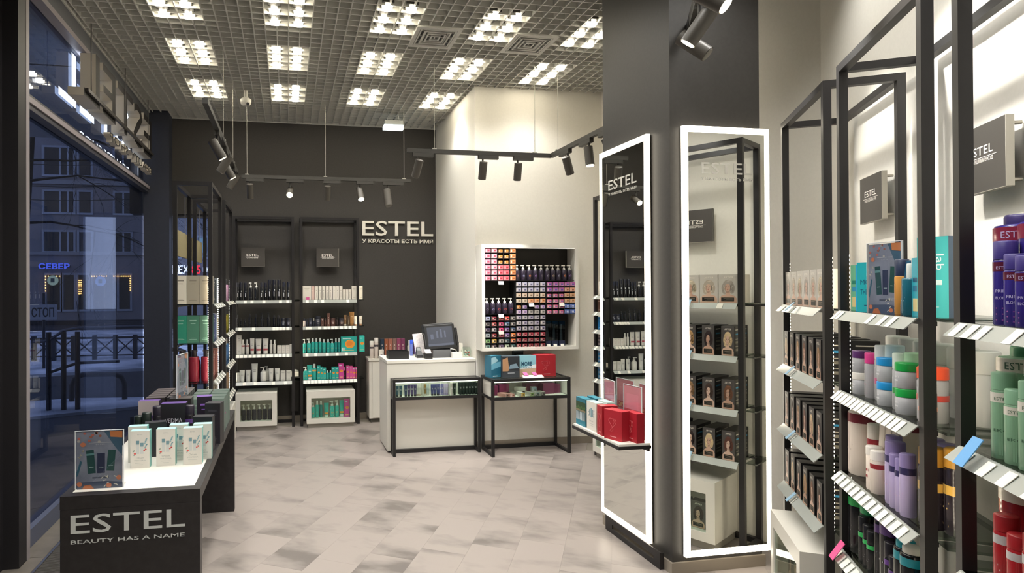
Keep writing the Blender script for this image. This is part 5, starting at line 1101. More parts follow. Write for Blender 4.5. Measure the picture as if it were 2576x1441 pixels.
def winter_poster(q, w, h):
    y = 0.0
    q.frect(-w/2, w/2, 0, h, y, noisy('poster ground', '6d7486', '8a90a0', 14, 0.5))
    q.fpoly([(w*0.1, h), (w*0.5, h), (w*0.5, h*0.55), (w*0.34, h*0.72)], y-0.0002, C('3f5f76'))
    q.fpoly([(-w*0.5, 0), (w*0.5, 0), (w*0.5, h*0.1), (w*0.1, h*0.13), (-w*0.5, h*0.12)], y-0.0002, C('46536a'))
    for cx, z0, z1, rot, m in ((-0.19, 0.27, 0.68, 0.08, '1f4a4a'), (0.03, 0.27, 0.62, 0.0, '2a3350'), (0.25, 0.30, 0.67, -0.08, '23504e')):
        c_, s_ = math.cos(rot), math.sin(rot); zc = h*(z0+z1)/2; hh = h*(z1-z0)/2; ww = w*0.085
        f = lambda a, b_: (w*cx + a*c_ - b_*s_, zc + a*s_ + b_*c_)
        q.fpoly([f(-ww, -hh), f(ww, -hh), f(ww, hh), f(-ww, hh)], y-0.0004, C(m)); q.fpoly([f(-ww, hh*0.55), f(ww, hh*0.55), f(ww, hh*0.72), f(-ww, hh*0.72)], y-0.0006, C('5f8f90' if cx < 0 else m))
        q.fpoly([f(-ww*0.6, -hh*0.5), f(ww*0.6, -hh*0.5), f(ww*0.6, -hh*0.45), f(-ww*0.6, -hh*0.45)], y-0.0006, C('9fb5b5'))
    q.fpoly([(-w*0.5, h*0.3), (-w*0.42, h*0.5), (-w*0.38, h*0.48), (-w*0.47, h*0.24), (-w*0.5, h*0.22)], y-0.0004, C('2f5f74'))
    rr = random.Random(5)
    for k in range(10): q.fell(-w*0.46 + w*rr.random()*0.5, h*(0.80+0.19*rr.random()), w*0.035, w*0.03, y-0.0005, C(('b5655a', '96604f', 'a9a5a0')[k % 3]), 8)
    for cx, cz in ((-0.36, 0.78), (0.42, 0.18), (-0.44, 0.09), (0.2, 0.05)): q.fell(w*cx, h*cz, w*0.06, w*0.055, y-0.0006, C('c27858'), 10)
    q.fpoly([(-w*0.38, 0.0), (-w*0.12, 0.0), (-w*0.2, h*0.075), (-w*0.34, h*0.06)], y-0.0007, C('b5693e')); q.fpoly([(w*0.24, h*0.9), (w*0.5, h*0.88), (w*0.5, h), (w*0.22, h)], y-0.0007, C('c07a4a'))
    for k in range(9): q.fell(w*(0.05+0.42*rr.random()), h*(0.03+0.18*rr.random()), w*0.04, w*0.012, y-0.0008, C('d5d2c5'), 6, rr.random()*3)
    for k in range(6): q.fell(-w*(0.36+0.12*rr.random()), h*(0.55+0.15*rr.random()), w*0.035, w*0.012, y-0.0008, C('b9b5a5'), 6, rr.random()*3)
    q.frect(-w*0.22, w*0.25, h*0.80, h*0.808, y-0.0004, C('a9adb5')); add_text(q, 'ESTEL', h*0.022, C('a9adb5'), w*0.02, y-0.0004, h*0.765, w*0.2)
    q.frect(-w*0.16, w*0.2, h*0.18, h*0.205, y-0.0004, C('4f5666'))
# ================================================================== DISPLAY TABLE (foreground)
TBL = noisy('dark wenge laminate', '242122', '2c292a', 30, 0.42, spec=0.4)
TX0, TX1, TY0, TY1, TZ = -0.927, -0.372, 2.705, 4.44, 0.70
o = thing('display_table', 'long dark display table with white inlaid top and white lettering on its end', 'table', TM((TX0+TX1)/2, (TY0+TY1)/2, 0))
ox, oy = (TX0+TX1)/2, (TY0+TY1)/2
part('end_panel', MB().box(TX0-ox, TX1-ox, TY0-oy, TY0-oy+0.06, 0, TZ-0.055, TBL), o, None, None, 0.003)
part('end_panel', MB().box(TX0-ox, TX1-ox, TY1-oy-0.06, TY1-oy, 0, TZ-0.055, TBL), o, None, None, 0.003)
part('top_frame', MB().box(TX0-ox, TX1-ox, TY0-oy, TY0-oy+0.05, TZ-0.055, TZ, TBL).box(TX0-ox, TX1-ox, TY1-oy-0.05, TY1-oy, TZ-0.055, TZ, TBL).box(TX0-ox, TX0-ox+0.03, TY0-oy+0.05, TY1-oy-0.05, TZ-0.055, TZ, TBL).box(TX1-ox-0.03, TX1-ox, TY0-oy+0.05, TY1-oy-0.05, TZ-0.055, TZ, TBL), o)
part('top_inlay', MB().box(TX0-ox+0.03, TX1-ox-0.03, TY0-oy+0.05, TY1-oy-0.05, TZ-0.04, TZ-0.003, WHITETOP), o, 'glossy white inlay')
q = MB(); lm = mat('silver vinyl letter', 'c9cbc8', 0.45)
add_text(q, 'ESTEL', 0.080, lm, TX0-ox+0.042, TY0-oy-0.0012, 0.545, 0.452, 0.001, 0.004, 'L'); add_text(q, 'BEAUTY HAS A NAME', 0.0165, lm, TX0-ox+0.042, TY0-oy-0.0012, 0.502, 0.45, 0.001, 0.006, 'L'); part('lettering', q, o)
PT = 'on the display table'
ZT_ = TZ-0.003
def tb_(x, y, spec, desc, rz=0, dz=0, key=None): put(spec, TM(x, y, ZT_+dz, rz), desc, PT, x if key is None else key)
poster_stand('winter advert poster in acrylic stand at front corner of the display table', TM(-0.800, 2.80, ZT_, 0.0), 0.185, 0.245, winter_poster)
WB = ('box', 0.088, 0.045, 0.178, 'dcd8cf', '7fb5ae', 'a5d5ce', 'winter')
for x, y, d_ in ((-0.70, 3.105, 'pale winter gift carton half behind the poster'), (-0.585, 3.12, 'pale winter gift carton in front row, middle'), (-0.460, 3.12, 'pale winter gift carton in front row, aisle side'),
                 (-0.540, 3.21, 'pale winter gift carton in second row, middle'), (-0.425, 3.20, 'pale winter gift carton in second row, aisle side'), (-0.735, 3.21, 'pale winter gift carton in second row, window side')): tb_(x, y, WB, d_)
BX = '232127'
tb_(-0.672, 3.30, ('box', 0.10, 0.05, 0.175, BX, '1c1b1f', '2b2a30'), 'plain black carton behind the pale cartons, window side', 0.25)
tb_(-0.438, 3.33, ('box', 0.10, 0.06, 0.19, BX, '1c1b1f', '2b2a30'), 'plain black carton behind the pale cartons, aisle side', -0.1)
tb_(-0.405, 3.52, ('box', 0.085, 0.07, 0.225, '26242a', '1d1c20', '2f2d34', 'lines', '3f3d45'), 'tall black carton at the aisle edge', -0.2)
tb_(-0.47, 3.60, ('box', 0.08, 0.06, 0.25, '241d2c', '1d1722', '6f4f9a', 'lines', '8a5fc0'), 'black carton with violet top', 0.15)
VB = ('box', 0.13, 0.06, 0.235, '1d1a20', '1a171d', '5a4080', 'word', 'VEDMA', 'd5d0da')
tb_(-0.615, 3.50, VB, 'black gift carton with violet top and white word')
for x, h, d_ in ((-0.700, 0.22, 'short'), (-0.535, 0.22, 'aisle side')): tb_(x, 3.49, ('bottle', 0.028, h, '1d1a20', '231e2a', '5a4080', '', 0.22, 0.97), f'black bottle with violet band beside the word carton, {d_}')
for x, y in ((-0.655, 3.43), (-0.60, 3.425), (-0.555, 3.43)): tb_(x, y, ('jar', 0.028, 0.10, '1b191d', '242128', '8a8a90'), 'low black jar before the word carton')
for x, y, h in ((-0.755, 3.48, .19), (-0.80, 3.50, .17)): tb_(x, y, ('bottle', 0.026, h, '16201c', '1a2420', '1f5a40', '', 0.25, 0.97), 'black bottle with dark green band')
tb_(-0.765, 3.60, ('box', 0.11, 0.05, 0.235, 'b5a9a8', '3a2f4a', '6a4f90', 'abstract', '6a4a9a', 'd9c9c4'), 'cream and violet gift carton at window side')
for r_ in range(5):
    for c_ in range(2): tb_(-0.75+0.115*c_, 3.70+0.072*r_, ('box', 0.105, 0.062, 0.235, '3a3536', '2c292a', '5a5252', 'lines', 'b5aaa2'), 'dark brown gift carton with berry print', 0, 0, r_*2+c_)
for r_ in range(4):
    for c_ in range(2): tb_(-0.53+0.105*c_, 3.78+0.10*r_, ('box', 0.096, 0.08, 0.205, '76897f', '56665f', '52605a', 'lines', '95a69c'), 'grey green gift carton', 0, 0, r_*2+c_)
poster_stand('acrylic poster stand seen edge-on among the dark gift cartons', TM(-0.60, 3.66, ZT_+0.24, 1.35), 0.15, 0.24, winter_poster)
put(('box', 0.12, 0.09, 0.24, '2c292a', '2c292a', '4a4444'), TM(-0.60, 3.66-0.03, ZT_, 0.0), 'dark carton under the acrylic poster stand', PT)
def pouch(label, x, y, rz):
    o = thing('gift_pouch', label, 'pouch', TM(x, y, ZT_+0.001, rz), 'clear pouches with pink ribbon')
    part('pouch', MB().loft([[(0.045*a*math.cos(t), 0.03*a*math.sin(t), z) for t in [PI*k/5 for k in range(10)]] for a, z in ((0.8, 0), (1.0, 0.02), (0.85, 0.06), (0.25, 0.085), (0.6, 0.11))], glass('pouch film', 'e6dcea', 0.2, 0.85)), o)
    for k in range(3): part('mini_bottle', MB().cyl((-0.02+0.02*k, 0, 0.004), (-0.02+0.02*k, 0, 0.055), 0.008, C(('d9c5d0', 'e2dcd8', 'c9a9bb')[k]), 8), o)
    part('ribbon', MB().lathe([(0.014, 0.078), (0.017, 0.085), (0.014, 0.092)], C('d9459a'), 10).bar((0.0, -0.012, 0.085), (0.045, -0.02, 0.10), 0.014, C('d9459a'), 0.003).bar((0, -0.012, 0.085), (-0.03, -0.02, 0.05), 0.012, C('d9459a'), 0.003), o)
for k, (x, y) in enumerate(((-0.425, 3.42), (-0.43, 3.70), (-0.425, 3.85), (-0.43, 4.0))):
    pouch(('clear gift pouch with pink ribbon lying before the tall black carton', 'clear gift pouch with pink ribbon behind the tall black carton', 'third clear gift pouch with pink ribbon along the table edge', 'farthest clear gift pouch with pink ribbon on the table edge')[k], x, y, -0.5+0.4*k)

poster_stand('winter advert poster in acrylic stand on top home care shelf', loc(MBk, 0.345*KR, 0.03, SR[0], 0.35), 0.135, 0.235, winter_poster)
# ================================================================== COUNTER
o = thing('counter', 'white cash counter with a low upstand between dark wall and white wall', 'counter', TM(1.36, 5.90, 0))
part('front_panel', MB().box(-0.435, 0.435, -0.24, -0.215, 0.02, 0.845, WHITE), o); part('side_panel', MB().box(-0.435, -0.41, -0.215, 0.24, 0.02, 0.845, WHITE), o)
part('worktop', MB().box(-0.44, 0.435, -0.245, 0.25, 0.845, 0.875, WHITETOP), o, None, None, 0.002); part('plinth', MB().box(-0.42, 0.42, -0.2, 0.2, 0, 0.02, C('55514a')), o)
part('inner_shelf', MB().box(-0.41, 0.43, -0.215, 0.2, 0.4, 0.42, WHITE), o)
CT = 0.876
o = thing('back_desk', 'low white drawer desk against the dark wall behind the counter', 'desk', TM(1.30, 7.08, 0))
part('body', MB().box(-0.37, 0.40, -0.10, 0.16, 0.05, 0.72, WHITE), o); part('top', MB().box(-0.38, 0.41, -0.115, 0.16, 0.72, 0.745, WHITETOP), o); part('plinth', MB().box(-0.35, 0.4, -0.08, 0.15, 0, 0.05, C('55514a')), o)
part('door', MB().box(-0.33, 0.0, -0.112, -0.10, 0.06, 0.70, WHITE), o); part('door', MB().box(0.01, 0.38, -0.112, -0.10, 0.06, 0.70, WHITE), o)
PD_ = 'on the desk behind the counter'
def dk(x, y, spec, desc, rz=0): put(spec, TM(x, y, 0.746, rz), desc, PD_, x)
dk(0.965, 7.02, ('bottle', 0.024, 0.20, 'd9cdc4', 'e2dcd4', '4a4046', '', 0.22, 0.97), 'white bottle with dark band, short'); dk(1.02, 7.02, ('bottle', 0.024, 0.235, 'd9cdc4', 'e2dcd4', '4a4046', '', 0.22, 0.97), 'white bottle with dark band, tall')
dk(1.075, 6.99, ('jar', 0.03, 0.10, 'd9d2c9', 'dcd6cc', '4a4046'), 'white jar with dark label')
for k, c_ in enumerate(('27384a', '9a5a40', 'a86a5a', '8a6a62', '9a4a6a', '8a4468')): dk(1.10+0.05*k, 7.10, ('box', 0.046, 0.04, 0.215, c_, '', '', 'vert', 'c9b9ae'), ('navy', 'copper', 'rose brown', 'taupe', 'magenta', 'plum')[k] + ' colour swatch carton')
dk(1.42, 7.02, ('bottle', 0.03, 0.20, 'd9d6ce', 'e2dfd8', '', 'a9a9a0', 0.3, 0.6), 'white round bottle'); dk(1.50, 7.05, ('box', 0.05, 0.04, 0.14, '7a5a9a', '', '', 'lines', 'cfc0dd'), 'violet carton')
o = thing('card_tray', 'black open tray on the counter edge with a card inside', 'tray', TM(1.055, 5.82, CT))
part('tray', MB().box(-0.10, 0.10, -0.07, 0.07, 0, 0.008, C('1b1b1d', 0.35)).box(-0.10, 0.10, -0.07, -0.064, 0.008, 0.075, C('1b1b1d')).box(-0.10, 0.10, 0.064, 0.07, 0.008, 0.075, C('1b1b1d')).box(-0.10, -0.094, -0.064, 0.064, 0.008, 0.075, C('1b1b1d')).box(0.094, 0.10, -0.064, 0.064, 0.008, 0.075, C('1b1b1d')), o)
part('card', MB().hull8([(-0.05, -0.03, 0.03), (0.02, -0.03, 0.03), (0.02, 0.02, 0.06), (-0.05, 0.02, 0.06), (-0.05, -0.03, 0.032), (0.02, -0.03, 0.032), (0.02, 0.02, 0.062), (-0.05, 0.02, 0.062)], C('dfe3ea')), o)
put(('bottle', 0.018, 0.16, '6a7ac0', '3a5ad0', '', 'd5d9e6', 0.25, 0.97), TM(1.235, 6.02, CT), 'small bottle with bright blue cap', 'on the counter')
o = thing('card_terminal', 'small dark card terminal on the counter by the blue bottle', 'terminal', TM(1.275, 5.84, CT)); part('body', MB().hull8([(-0.03, -0.05, 0), (0.03, -0.05, 0), (0.03, 0.05, 0), (-0.03, 0.05, 0), (-0.028, -0.045, 0.03), (0.028, -0.045, 0.03), (0.02, 0.045, 0.10), (-0.02, 0.045, 0.10)], C('2d2d31', 0.4)), o)
part('screen', MB().poly([(-0.018, 0.0, 0.0665), (0.018, 0.0, 0.0665), (0.014, 0.035, 0.0935), (-0.014, 0.035, 0.0935)], C('6a6f70', 0.2)), o)
o = thing('receipt_printer', 'small black receipt printer in front of the till screen', 'printer', TM(1.345, 5.76, CT)); part('body', MB().box(-0.035, 0.035, -0.05, 0.05, 0, 0.05, C('1d1d1f', 0.4)), o); part('receipt', MB().hull8([(-0.028, -0.03, 0.05), (0.028, -0.03, 0.05), (0.028, -0.029, 0.05), (-0.028, -0.029, 0.05), (-0.033, 0.02, 0.085), (0.028, 0.02, 0.085), (0.028, 0.021, 0.085), (-0.033, 0.021, 0.085)], C('dedad3')), o)
o = thing('till_screen', 'black point-of-sale touch screen with slanted display on the counter', 'till', TM(1.50, 5.86, CT))
Rt = TM(0.0, -0.02, 0.11) @ Matrix.Rotation(-0.28, 4, 'X') @ Matrix.Rotation(-0.06, 4, 'Y')
part('screen_housing', MB().box(-0.155, 0.155, -0.012, 0.02, -0.03, 0.215, C('1a1a1c', 0.35)), o, None, Rt, 0.006)
q = MB().frect(-0.13, 0.13, 0.0, 0.19, -0.0125, emis('till display', '4d5875', 0.32))
q.frect(-0.13, 0.13, 0.0, 0.022, -0.0132, emis('till bar', '76809c', 0.4))
for x, z, w_, h_ in ((-0.03, 0.08, .02, .07), (0.01, 0.08, .02, .085), (0.05, 0.08, .016, .07), (-0.085, 0.07, .03, .05)): q.frect(x-w_/2, x+w_/2, z, z+h_, -0.0134, emis('till figure', '7d88a8', 0.4))
part('display', q, o, None, Rt)
part('printer_slot', MB().box(-0.16, 0.15, 0.02, 0.09, 0.14, 0.235, C('232325', 0.4)), o, None, Rt, 0.006); part('stand', MB().hull8([(-0.10, -0.09, 0), (0.10, -0.09, 0), (0.10, 0.09, 0), (-0.10, 0.09, 0), (-0.09, -0.05, 0.075), (0.09, -0.05, 0.075), (0.09, 0.06, 0.11), (-0.09, 0.06, 0.11)], C('161618', 0.3)), o)
part('side_reader', MB().box(0.158, 0.18, -0.01, 0.03, 0.0, 0.17, C('1a1a1c', 0.35)), o, None, Rt)
o = thing('label_papers', 'printed paper sheets leaning behind the till screen', 'papers', TM(1.325, 5.98, CT), ); part('sheet', MB().hull8([(-0.05, 0, 0.003), (0.05, 0, 0.003), (0.05, 0.002, 0.003), (-0.05, 0.002, 0.003), (-0.075, 0.07, 0.215), (0.03, 0.07, 0.225), (0.03, 0.072, 0.225), (-0.075, 0.072, 0.215)], noisy('printed sheet', 'd9cfd2', 'efe9e6', 60, 0.6)), o)
o = thing('receipt_machine', 'rounded dark grey cash register printer beside the till screen', 'printer', TM(1.645, 6.00, CT)); part('body', MB().box(-0.065, 0.065, -0.08, 0.08, 0, 0.145, C('2b2b2d', 0.4)), o, None, None, 0.015); part('cable', MB().path([(-0.10, -0.16, 0.05), (-0.05, -0.18, 0.08), (0.0, -0.16, 0.07), (0.03, -0.14, 0.02)], 0.005, C('d9d6d0')), o)
o = thing('white_card_box', 'small plain white carton on the counter beside the sweets jar', 'box', TM(1.63, 5.75, CT)); part('carton', MB().box(-0.05, 0.05, -0.03, 0.03, 0, 0.055, C('e6e2da')), o); part('leaflet', MB().hull8([(0.02, 0.20, 0), (0.13, 0.20, 0), (0.13, 0.202, 0), (0.02, 0.202, 0), (0.02, 0.23, 0.13), (0.13, 0.23, 0.12), (0.13, 0.232, 0.12), (0.02, 0.232, 0.13)], C('e2ddd2')), o)
o = thing('sweets_jar', 'round glass jar of wrapped sweets at the end of the counter', 'jar', TM(1.745, 5.80, CT)); part('jar', MB().lathe([(0.03, 0), (0.048, 0.03), (0.05, 0.06), (0.04, 0.09), (0.042, 0.098)], CLEAR, 16), o)
rr = random.Random(2)
for k in range(14):
    a = rr.random()*6.28; r_ = 0.026*rr.random(); z = 0.014+0.06*rr.random(); part('sweet', MB().lathe([(0, z-0.01), (0.013, z), (0, z+0.01)], C(('c94a3f', '3a8a78', 'd9d2c6', '9ac0b5', 'e6e0d5')[k % 5]), 6, r_*math.cos(a), r_*math.sin(a)), o)
# ================================================================== GLASS SHOWCASES
def showcase(label, x0, x1, y0, y1, zt, zb, group, slat=0):
    o = thing('glass_showcase', label, 'display case', TM(x0, y0, 0), group); W_, D_ = x1-x0, y1-y0; t = 0.025
    for x, y in ((0, 0), (W_-t, 0), (0, D_-t), (W_-t, D_-t)): part('leg', MB().box(x, x+t, y, y+t, 0, zt, BLACKMETAL), o)
    for nm, z in (('top_rail', zt-t), ('middle_rail', zb-t)):
        part(nm, MB().box(t, W_-t, 0, t, z, z+t, BLACKMETAL), o); part(nm, MB().box(t, W_-t, D_-t, D_, z, z+t, BLACKMETAL), o); part(nm, MB().box(0, t, t, D_-t, z, z+t, BLACKMETAL), o); part(nm, MB().box(W_-t, W_, t, D_-t, z, z+t, BLACKMETAL), o)
    part('foot_rail', MB().box(t, W_-t, D_-t, D_, 0.0, 0.035, BLACKMETAL), o); part('foot_rail', MB().box(0, t, t, D_-t, 0, t, BLACKMETAL), o); part('foot_rail', MB().box(W_-t, W_, t, D_-t, 0, t, BLACKMETAL), o)
    part('tray', MB().box(t, W_-t, t*0.3, D_-t, zb-0.02, zb, WHITETOP), o); part('tray_back', MB().box(t, W_-t, D_-t-0.006, D_-t, zb, zt-t, WHITE), o)
    part('side_panel', MB().box(0.008, 0.014, t, D_-t, zb, zt-t, WHITE), o); part('side_panel', MB().box(W_-0.014, W_-0.008, t, D_-t, zb, zt-t, WHITE), o)
    part('front_pane', MB().box(t, W_-t, 0.006, 0.010, zb, zt-t, CLEAR), o); part('top_pane', MB().box(t, W_-t, t, D_-t, zt-0.008, zt-0.002, CLEAR), o)
    part('light_strip', MB().box(t, W_-t, 0.012, 0.018, zt-t-0.008, zt-t-0.001, emis('case strip', 'fff6e6', 4.0)), o)
    return o
GS = 'black framed glass showcases at the counter'
sc1 = showcase('black framed glass showcase of sample tubes before the cash counter', 0.955, 1.80, 5.515, 5.655, 0.71, 0.545, GS)
for x in (0.29, 0.545): part('divider', MB().box(x, x+0.006, 0.02, 0.11, 0.546, 0.675, C('d9d6cc', 0.3)), sc1)
sc2 = showcase('black framed glass showcase with gift boxes on top under the colour cabinet', 1.845, 2.62, 5.325, 5.645, 0.715, 0.545, GS)
PS = 'in showcase before the counter'
def s1(px, spec, desc, y=0.05): put(spec, TM(0.955 + px, 5.515+y, 0.5465), desc, PS, px)
sp_ = lambda c_, cap='2a2a2e', h=.105: ('tube', 0.03, h, c_, cap, '', 'b5b5b5')
for x, c_, h in ((0.05, '1f4f60', .10), (0.082, '1f4f60', .10), (0.13, '2a3f60', .105), (0.16, '4a3a66', .11), (0.19, '4f3f70', .11), (0.22, '453a6a', .11)): s1(x, sp_(c_, h=h), 'dark teal sample tube' if x < .1 else ('navy sample tube' if x < .14 else 'violet sample tube'))
for x in (0.245, 0.272): s1(x, sp_('d5cfc4', 'b09a80'), 'white sample tube', 0.07)
for x, c_ in ((0.32, '8a6a3a'), (0.345, 'b5bfc0')): s1(x, sp_(c_, 'c9c5bd'), 'gold sample tube' if x < .33 else 'silver sample tube', 0.07)
for x in (0.385, 0.412, 0.44): s1(x, sp_('454a80'), 'blue sample tube')
for x in (0.465, 0.488): s1(x, sp_('6f6aa0', '8a86b0'), 'mauve sample tube', 0.07)
for x in (0.51, 0.53): s1(x, sp_('b9a9c9', 'a08fb5'), 'lilac sample tube', 0.06)
for x in (0.575, 0.602): s1(x, sp_('1f2a24', '17201b', .11), 'black green sample tube, first compartment')
for k in range(6):
    for r_ in range(2): s1(0.66+0.03*k, sp_('222c2a', '1a2220', .11), ('front', 'rear')[r_] + ' black sample tube', 0.045+0.035*r_)
PS2 = 'in showcase under the colour cabinet'
def s2(px, y, spec, desc, rz=0, dz=0): put(spec, TM(1.845 + px, 5.325+y, 0.5465+dz, rz), desc, PS2, px)
VEL = '7a2a52'
for x, y, w_, h_ in ((0.06, 0.14, .07, .09), (0.16, 0.16, .10, .10), (0.60, 0.14, .12, .10), (0.70, 0.18, .08, .08), (0.48, 0.22, .16, .09)): s2(x, y, ('box', w_, 0.07, h_, VEL, '6a2246', '8a3560'), 'plum velvet display block', 0.1)
for x, y, c_, rz in ((0.13, 0.06, 'c9928a', 0.5), (0.19, 0.055, 'd09a90', 0.3), (0.17, 0.10, 'b58078', 0.9)): s2(x, y, ('box', 0.05, 0.10, 0.03, 'd9cfc4', c_, c_, 'dye', c_, '8a4a48'), 'salmon dye carton lying', rz)
for x, y, c_, nm in ((0.30, 0.055, 'd9a93a', 'yellow'), (0.385, 0.055, '7aa04a', 'green'), (0.445, 0.06, '3f6f80', 'blue'), (0.505, 0.065, '4a2f4a', 'dark plum')): s2(x, y, ('box', 0.042, 0.09, 0.034, 'd9d4ca', 'c9c5bb', 'd5d0c6', 'dye', c_, '5a5048'), f'pale dye carton with {nm} end', 0.15)
s2(0.33, 0.13, ('box', 0.045, 0.11, 0.034, 'c9c5bb', 'bdb9af', 'd0ccc2', 'dye', 'b05a4a', '5a3038'), 'pale dye carton with red end on top', 0.9, 0.036)
s2(0.46, 0.13, ('box', 0.045, 0.05, 0.07, 'd5d5d5', 'c5c5c5', '', 'dye', '9ab0c0', '8a8a8a'), 'upright silver dye carton')
PS3 = 'standing on the glass showcase'
def s3(px, y, spec, desc, rz=0): put(spec, TM(1.845 + px, 5.325+y, 0.7155, rz), desc, PS3, px)
s3(0.07, 0.17, ('box', 0.12, 0.10, 0.205, '2f7088', '2a6a82', '4f93aa', 'sea'), 'blue sea gift carton', 0.35)
s3(0.22, 0.13, ('box', 0.165, 0.10, 0.20, '2c3036', '3a3e45', '55606a', 'dark_sea'), 'dark gift carton with rocky shore print', -0.05)
s3(0.395, 0.15, ('box', 0.165, 0.10, 0.20, 'a9b5b5', '8a7a64', '7fa5b0', 'more'), 'sandy gift carton with large blue word', -0.12)
s3(0.565, 0.15, ('box', 0.205, 0.12, 0.205, 'b0202c', '9a1a26', 'c03a44', 'red'), 'red gift carton with line drawing', 0.12)
o = thing('leaflet_strip', 'white leaflet strip with two pink flags on the glass showcase', 'leaflet', TM(1.845+0.40, 5.345, 0.7155))
part('strip', MB().hull8([(-0.08, 0, 0), (0.12, 0, 0), (0.12, 0.05, 0), (-0.08, 0.05, 0), (-0.08, 0.001, 0.003), (0.12, 0.001, 0.003), (0.12, 0.05, 0.02), (-0.08, 0.05, 0.02)], C('e6e2da')), o)
for x in (-0.04, 0.05): part('flag', MB().hull8([(x-0.02, 0.03, 0.02), (x+0.02, 0.03, 0.02), (x+0.02, 0.032, 0.02), (x-0.02, 0.032, 0.02), (x-0.03, 0.055, 0.045), (x+0.01, 0.055, 0.045), (x+0.01, 0.057, 0.045), (x-0.03, 0.057, 0.045)], C('e56aa5')), o)
o = thing('dark_wall_box', 'small flat black box on top of the gift cartons by the wall', 'box', TM(1.845+0.36, 5.60, 0.7155)); part('body', MB().box(-0.05, 0.05, -0.02, 0.02, 0, 0.225, C('1f1f21', 0.4)), o); part('lid', MB().box(-0.05, 0.05, -0.025, 0.02, 0.225, 0.235, C('55554f', 0.3)), o)

# ================================================================== COLOUR CABINET ON THE WHITE WALL
BX0, BX1, BZ0, BZ1, BYF = 1.802, 2.78, 0.962, 1.972, 5.47
o = thing('colour_cabinet', 'white framed wall cabinet of hair dye cartons on the white wall', 'cabinet', TM(BX0, BYF, BZ0)); W_, H_ = BX1-BX0, BZ1-BZ0; t = 0.03; D_ = 0.188
part('frame', MB().box(0, W_, 0, D_, 0, t, WHITETOP).box(0, W_, 0, D_, H_-t, H_, WHITETOP).box(0, t, 0, D_, t, H_-t, WHITETOP).box(W_-t, W_, 0, D_, t, H_-t, WHITETOP), o)
part('back_panel', MB().box(t, W_-t, D_-0.01, D_-0.004, t, H_-t, C('26231f', 0.6)), o)
part('light_strip', MB().box(t, W_-t, 0.01, 0.016, H_-t-0.006, H_-t-0.001, emis('cabinet strip', 'fff6e6', 1.2)), o)
fx = lambda cx: 0.03 + (cx-180)/1055*(W_-0.06); fz = lambda cy_: 0.03 + (1310-cy_)/1155*(H_-0.06)
DV = C('1b1a1c', 0.5)
shelf_rows = {}
def grid(cols, rows, colors, desc, hw=30):
    for r_, cy_ in enumerate(rows):
        zb = fz(cy_+23)
        part('shelf', MB().box(fx(cols[0]-34), fx(cols[-1]+34), 0.012, D_-0.01, zb-0.004, zb-0.0005, DV), o)
        for c_, cx in enumerate(cols):
            spec = colors(r_, c_)
            if spec is None: continue
            col, col2, w_, h_, nm = spec
            put(('box', w_, 0.09, h_, col, 'ddd5ca', col, 'dye', col, col2), TM(BX0+fx(cx), BYF+0.012+0.045+0.002*((r_*7+c_*3) % 3), BZ0+zb), f'{nm} dye carton', f'in {ORD[r_]} row, {desc}', cx)
    for c_ in range(len(cols)+1):
        x = fx(cols[0]-34) if c_ == 0 else (fx(cols[-1]+34) if c_ == len(cols) else fx((cols[c_-1]+cols[c_])/2))
        part('divider', MB().box(x-0.0015, x+0.0015, 0.016, D_-0.01, fz(rows[-1]+23), fz(rows[0]-30), DV), o)
def col_a(r_, c_):
    if c_ in (0, 1): return ('c9788a' if c_ == 0 else 'cf8f98', '9a3a50', .053, .040, 'pink')
    if c_ in (2, 3): return ('e08a45', 'b5602a', .038, .030, 'small orange') if r_ < 3 else ('d5606a', 'a02a3a', .053, .040, 'coral red')
    return ('d98a58', 'a55a30', .053, .040, 'amber')
grid([220, 292, 365, 433, 507], [190, 255, 320, 385, 447, 512], col_a, 'upper window-side cabinet block')
CB = [[('9aa0c0', 'lavender'), ('8a3040', 'wine'), ('d0484a', 'red'), ('d04a44', 'bright red'), ('7f7c7a', 'grey')], [('4a4648', 'dark'), ('b8484a', 'red'), ('d04878', 'pink'), ('5a7a9a', 'blue'), ('6f6c6a', 'grey')],
      [('4f4460', 'dark violet'), ('a9a0a8', 'grey'), ('e04a80', 'pink'), ('7a5a98', 'violet'), ('4a5a78', 'slate blue')], [('8f99a0', 'silver'), ('8f3038', 'wine'), ('d04a6a', 'pink'), ('7a6098', 'violet'), ('e08040', 'orange')],
      [('6aa058', 'green'), ('e0b04a', 'yellow'), ('b5b0a8', 'grey'), ('3f6068', 'dark teal'), ('e07a4a', 'orange')], [('6f8f8a', 'teal'), ('5a4a50', 'dark'), ('5f5068', 'dark violet'), ('a0b09a', 'pale green'), ('3a5a58', 'dark teal')]]
grid([215, 289, 369, 437, 507], [972, 1037, 1102, 1167, 1232, 1297], lambda r_, c_: (CB[r_][c_][0], '2f2a2c', .042, .034, CB[r_][c_][1]), 'lower window-side cabinet block')
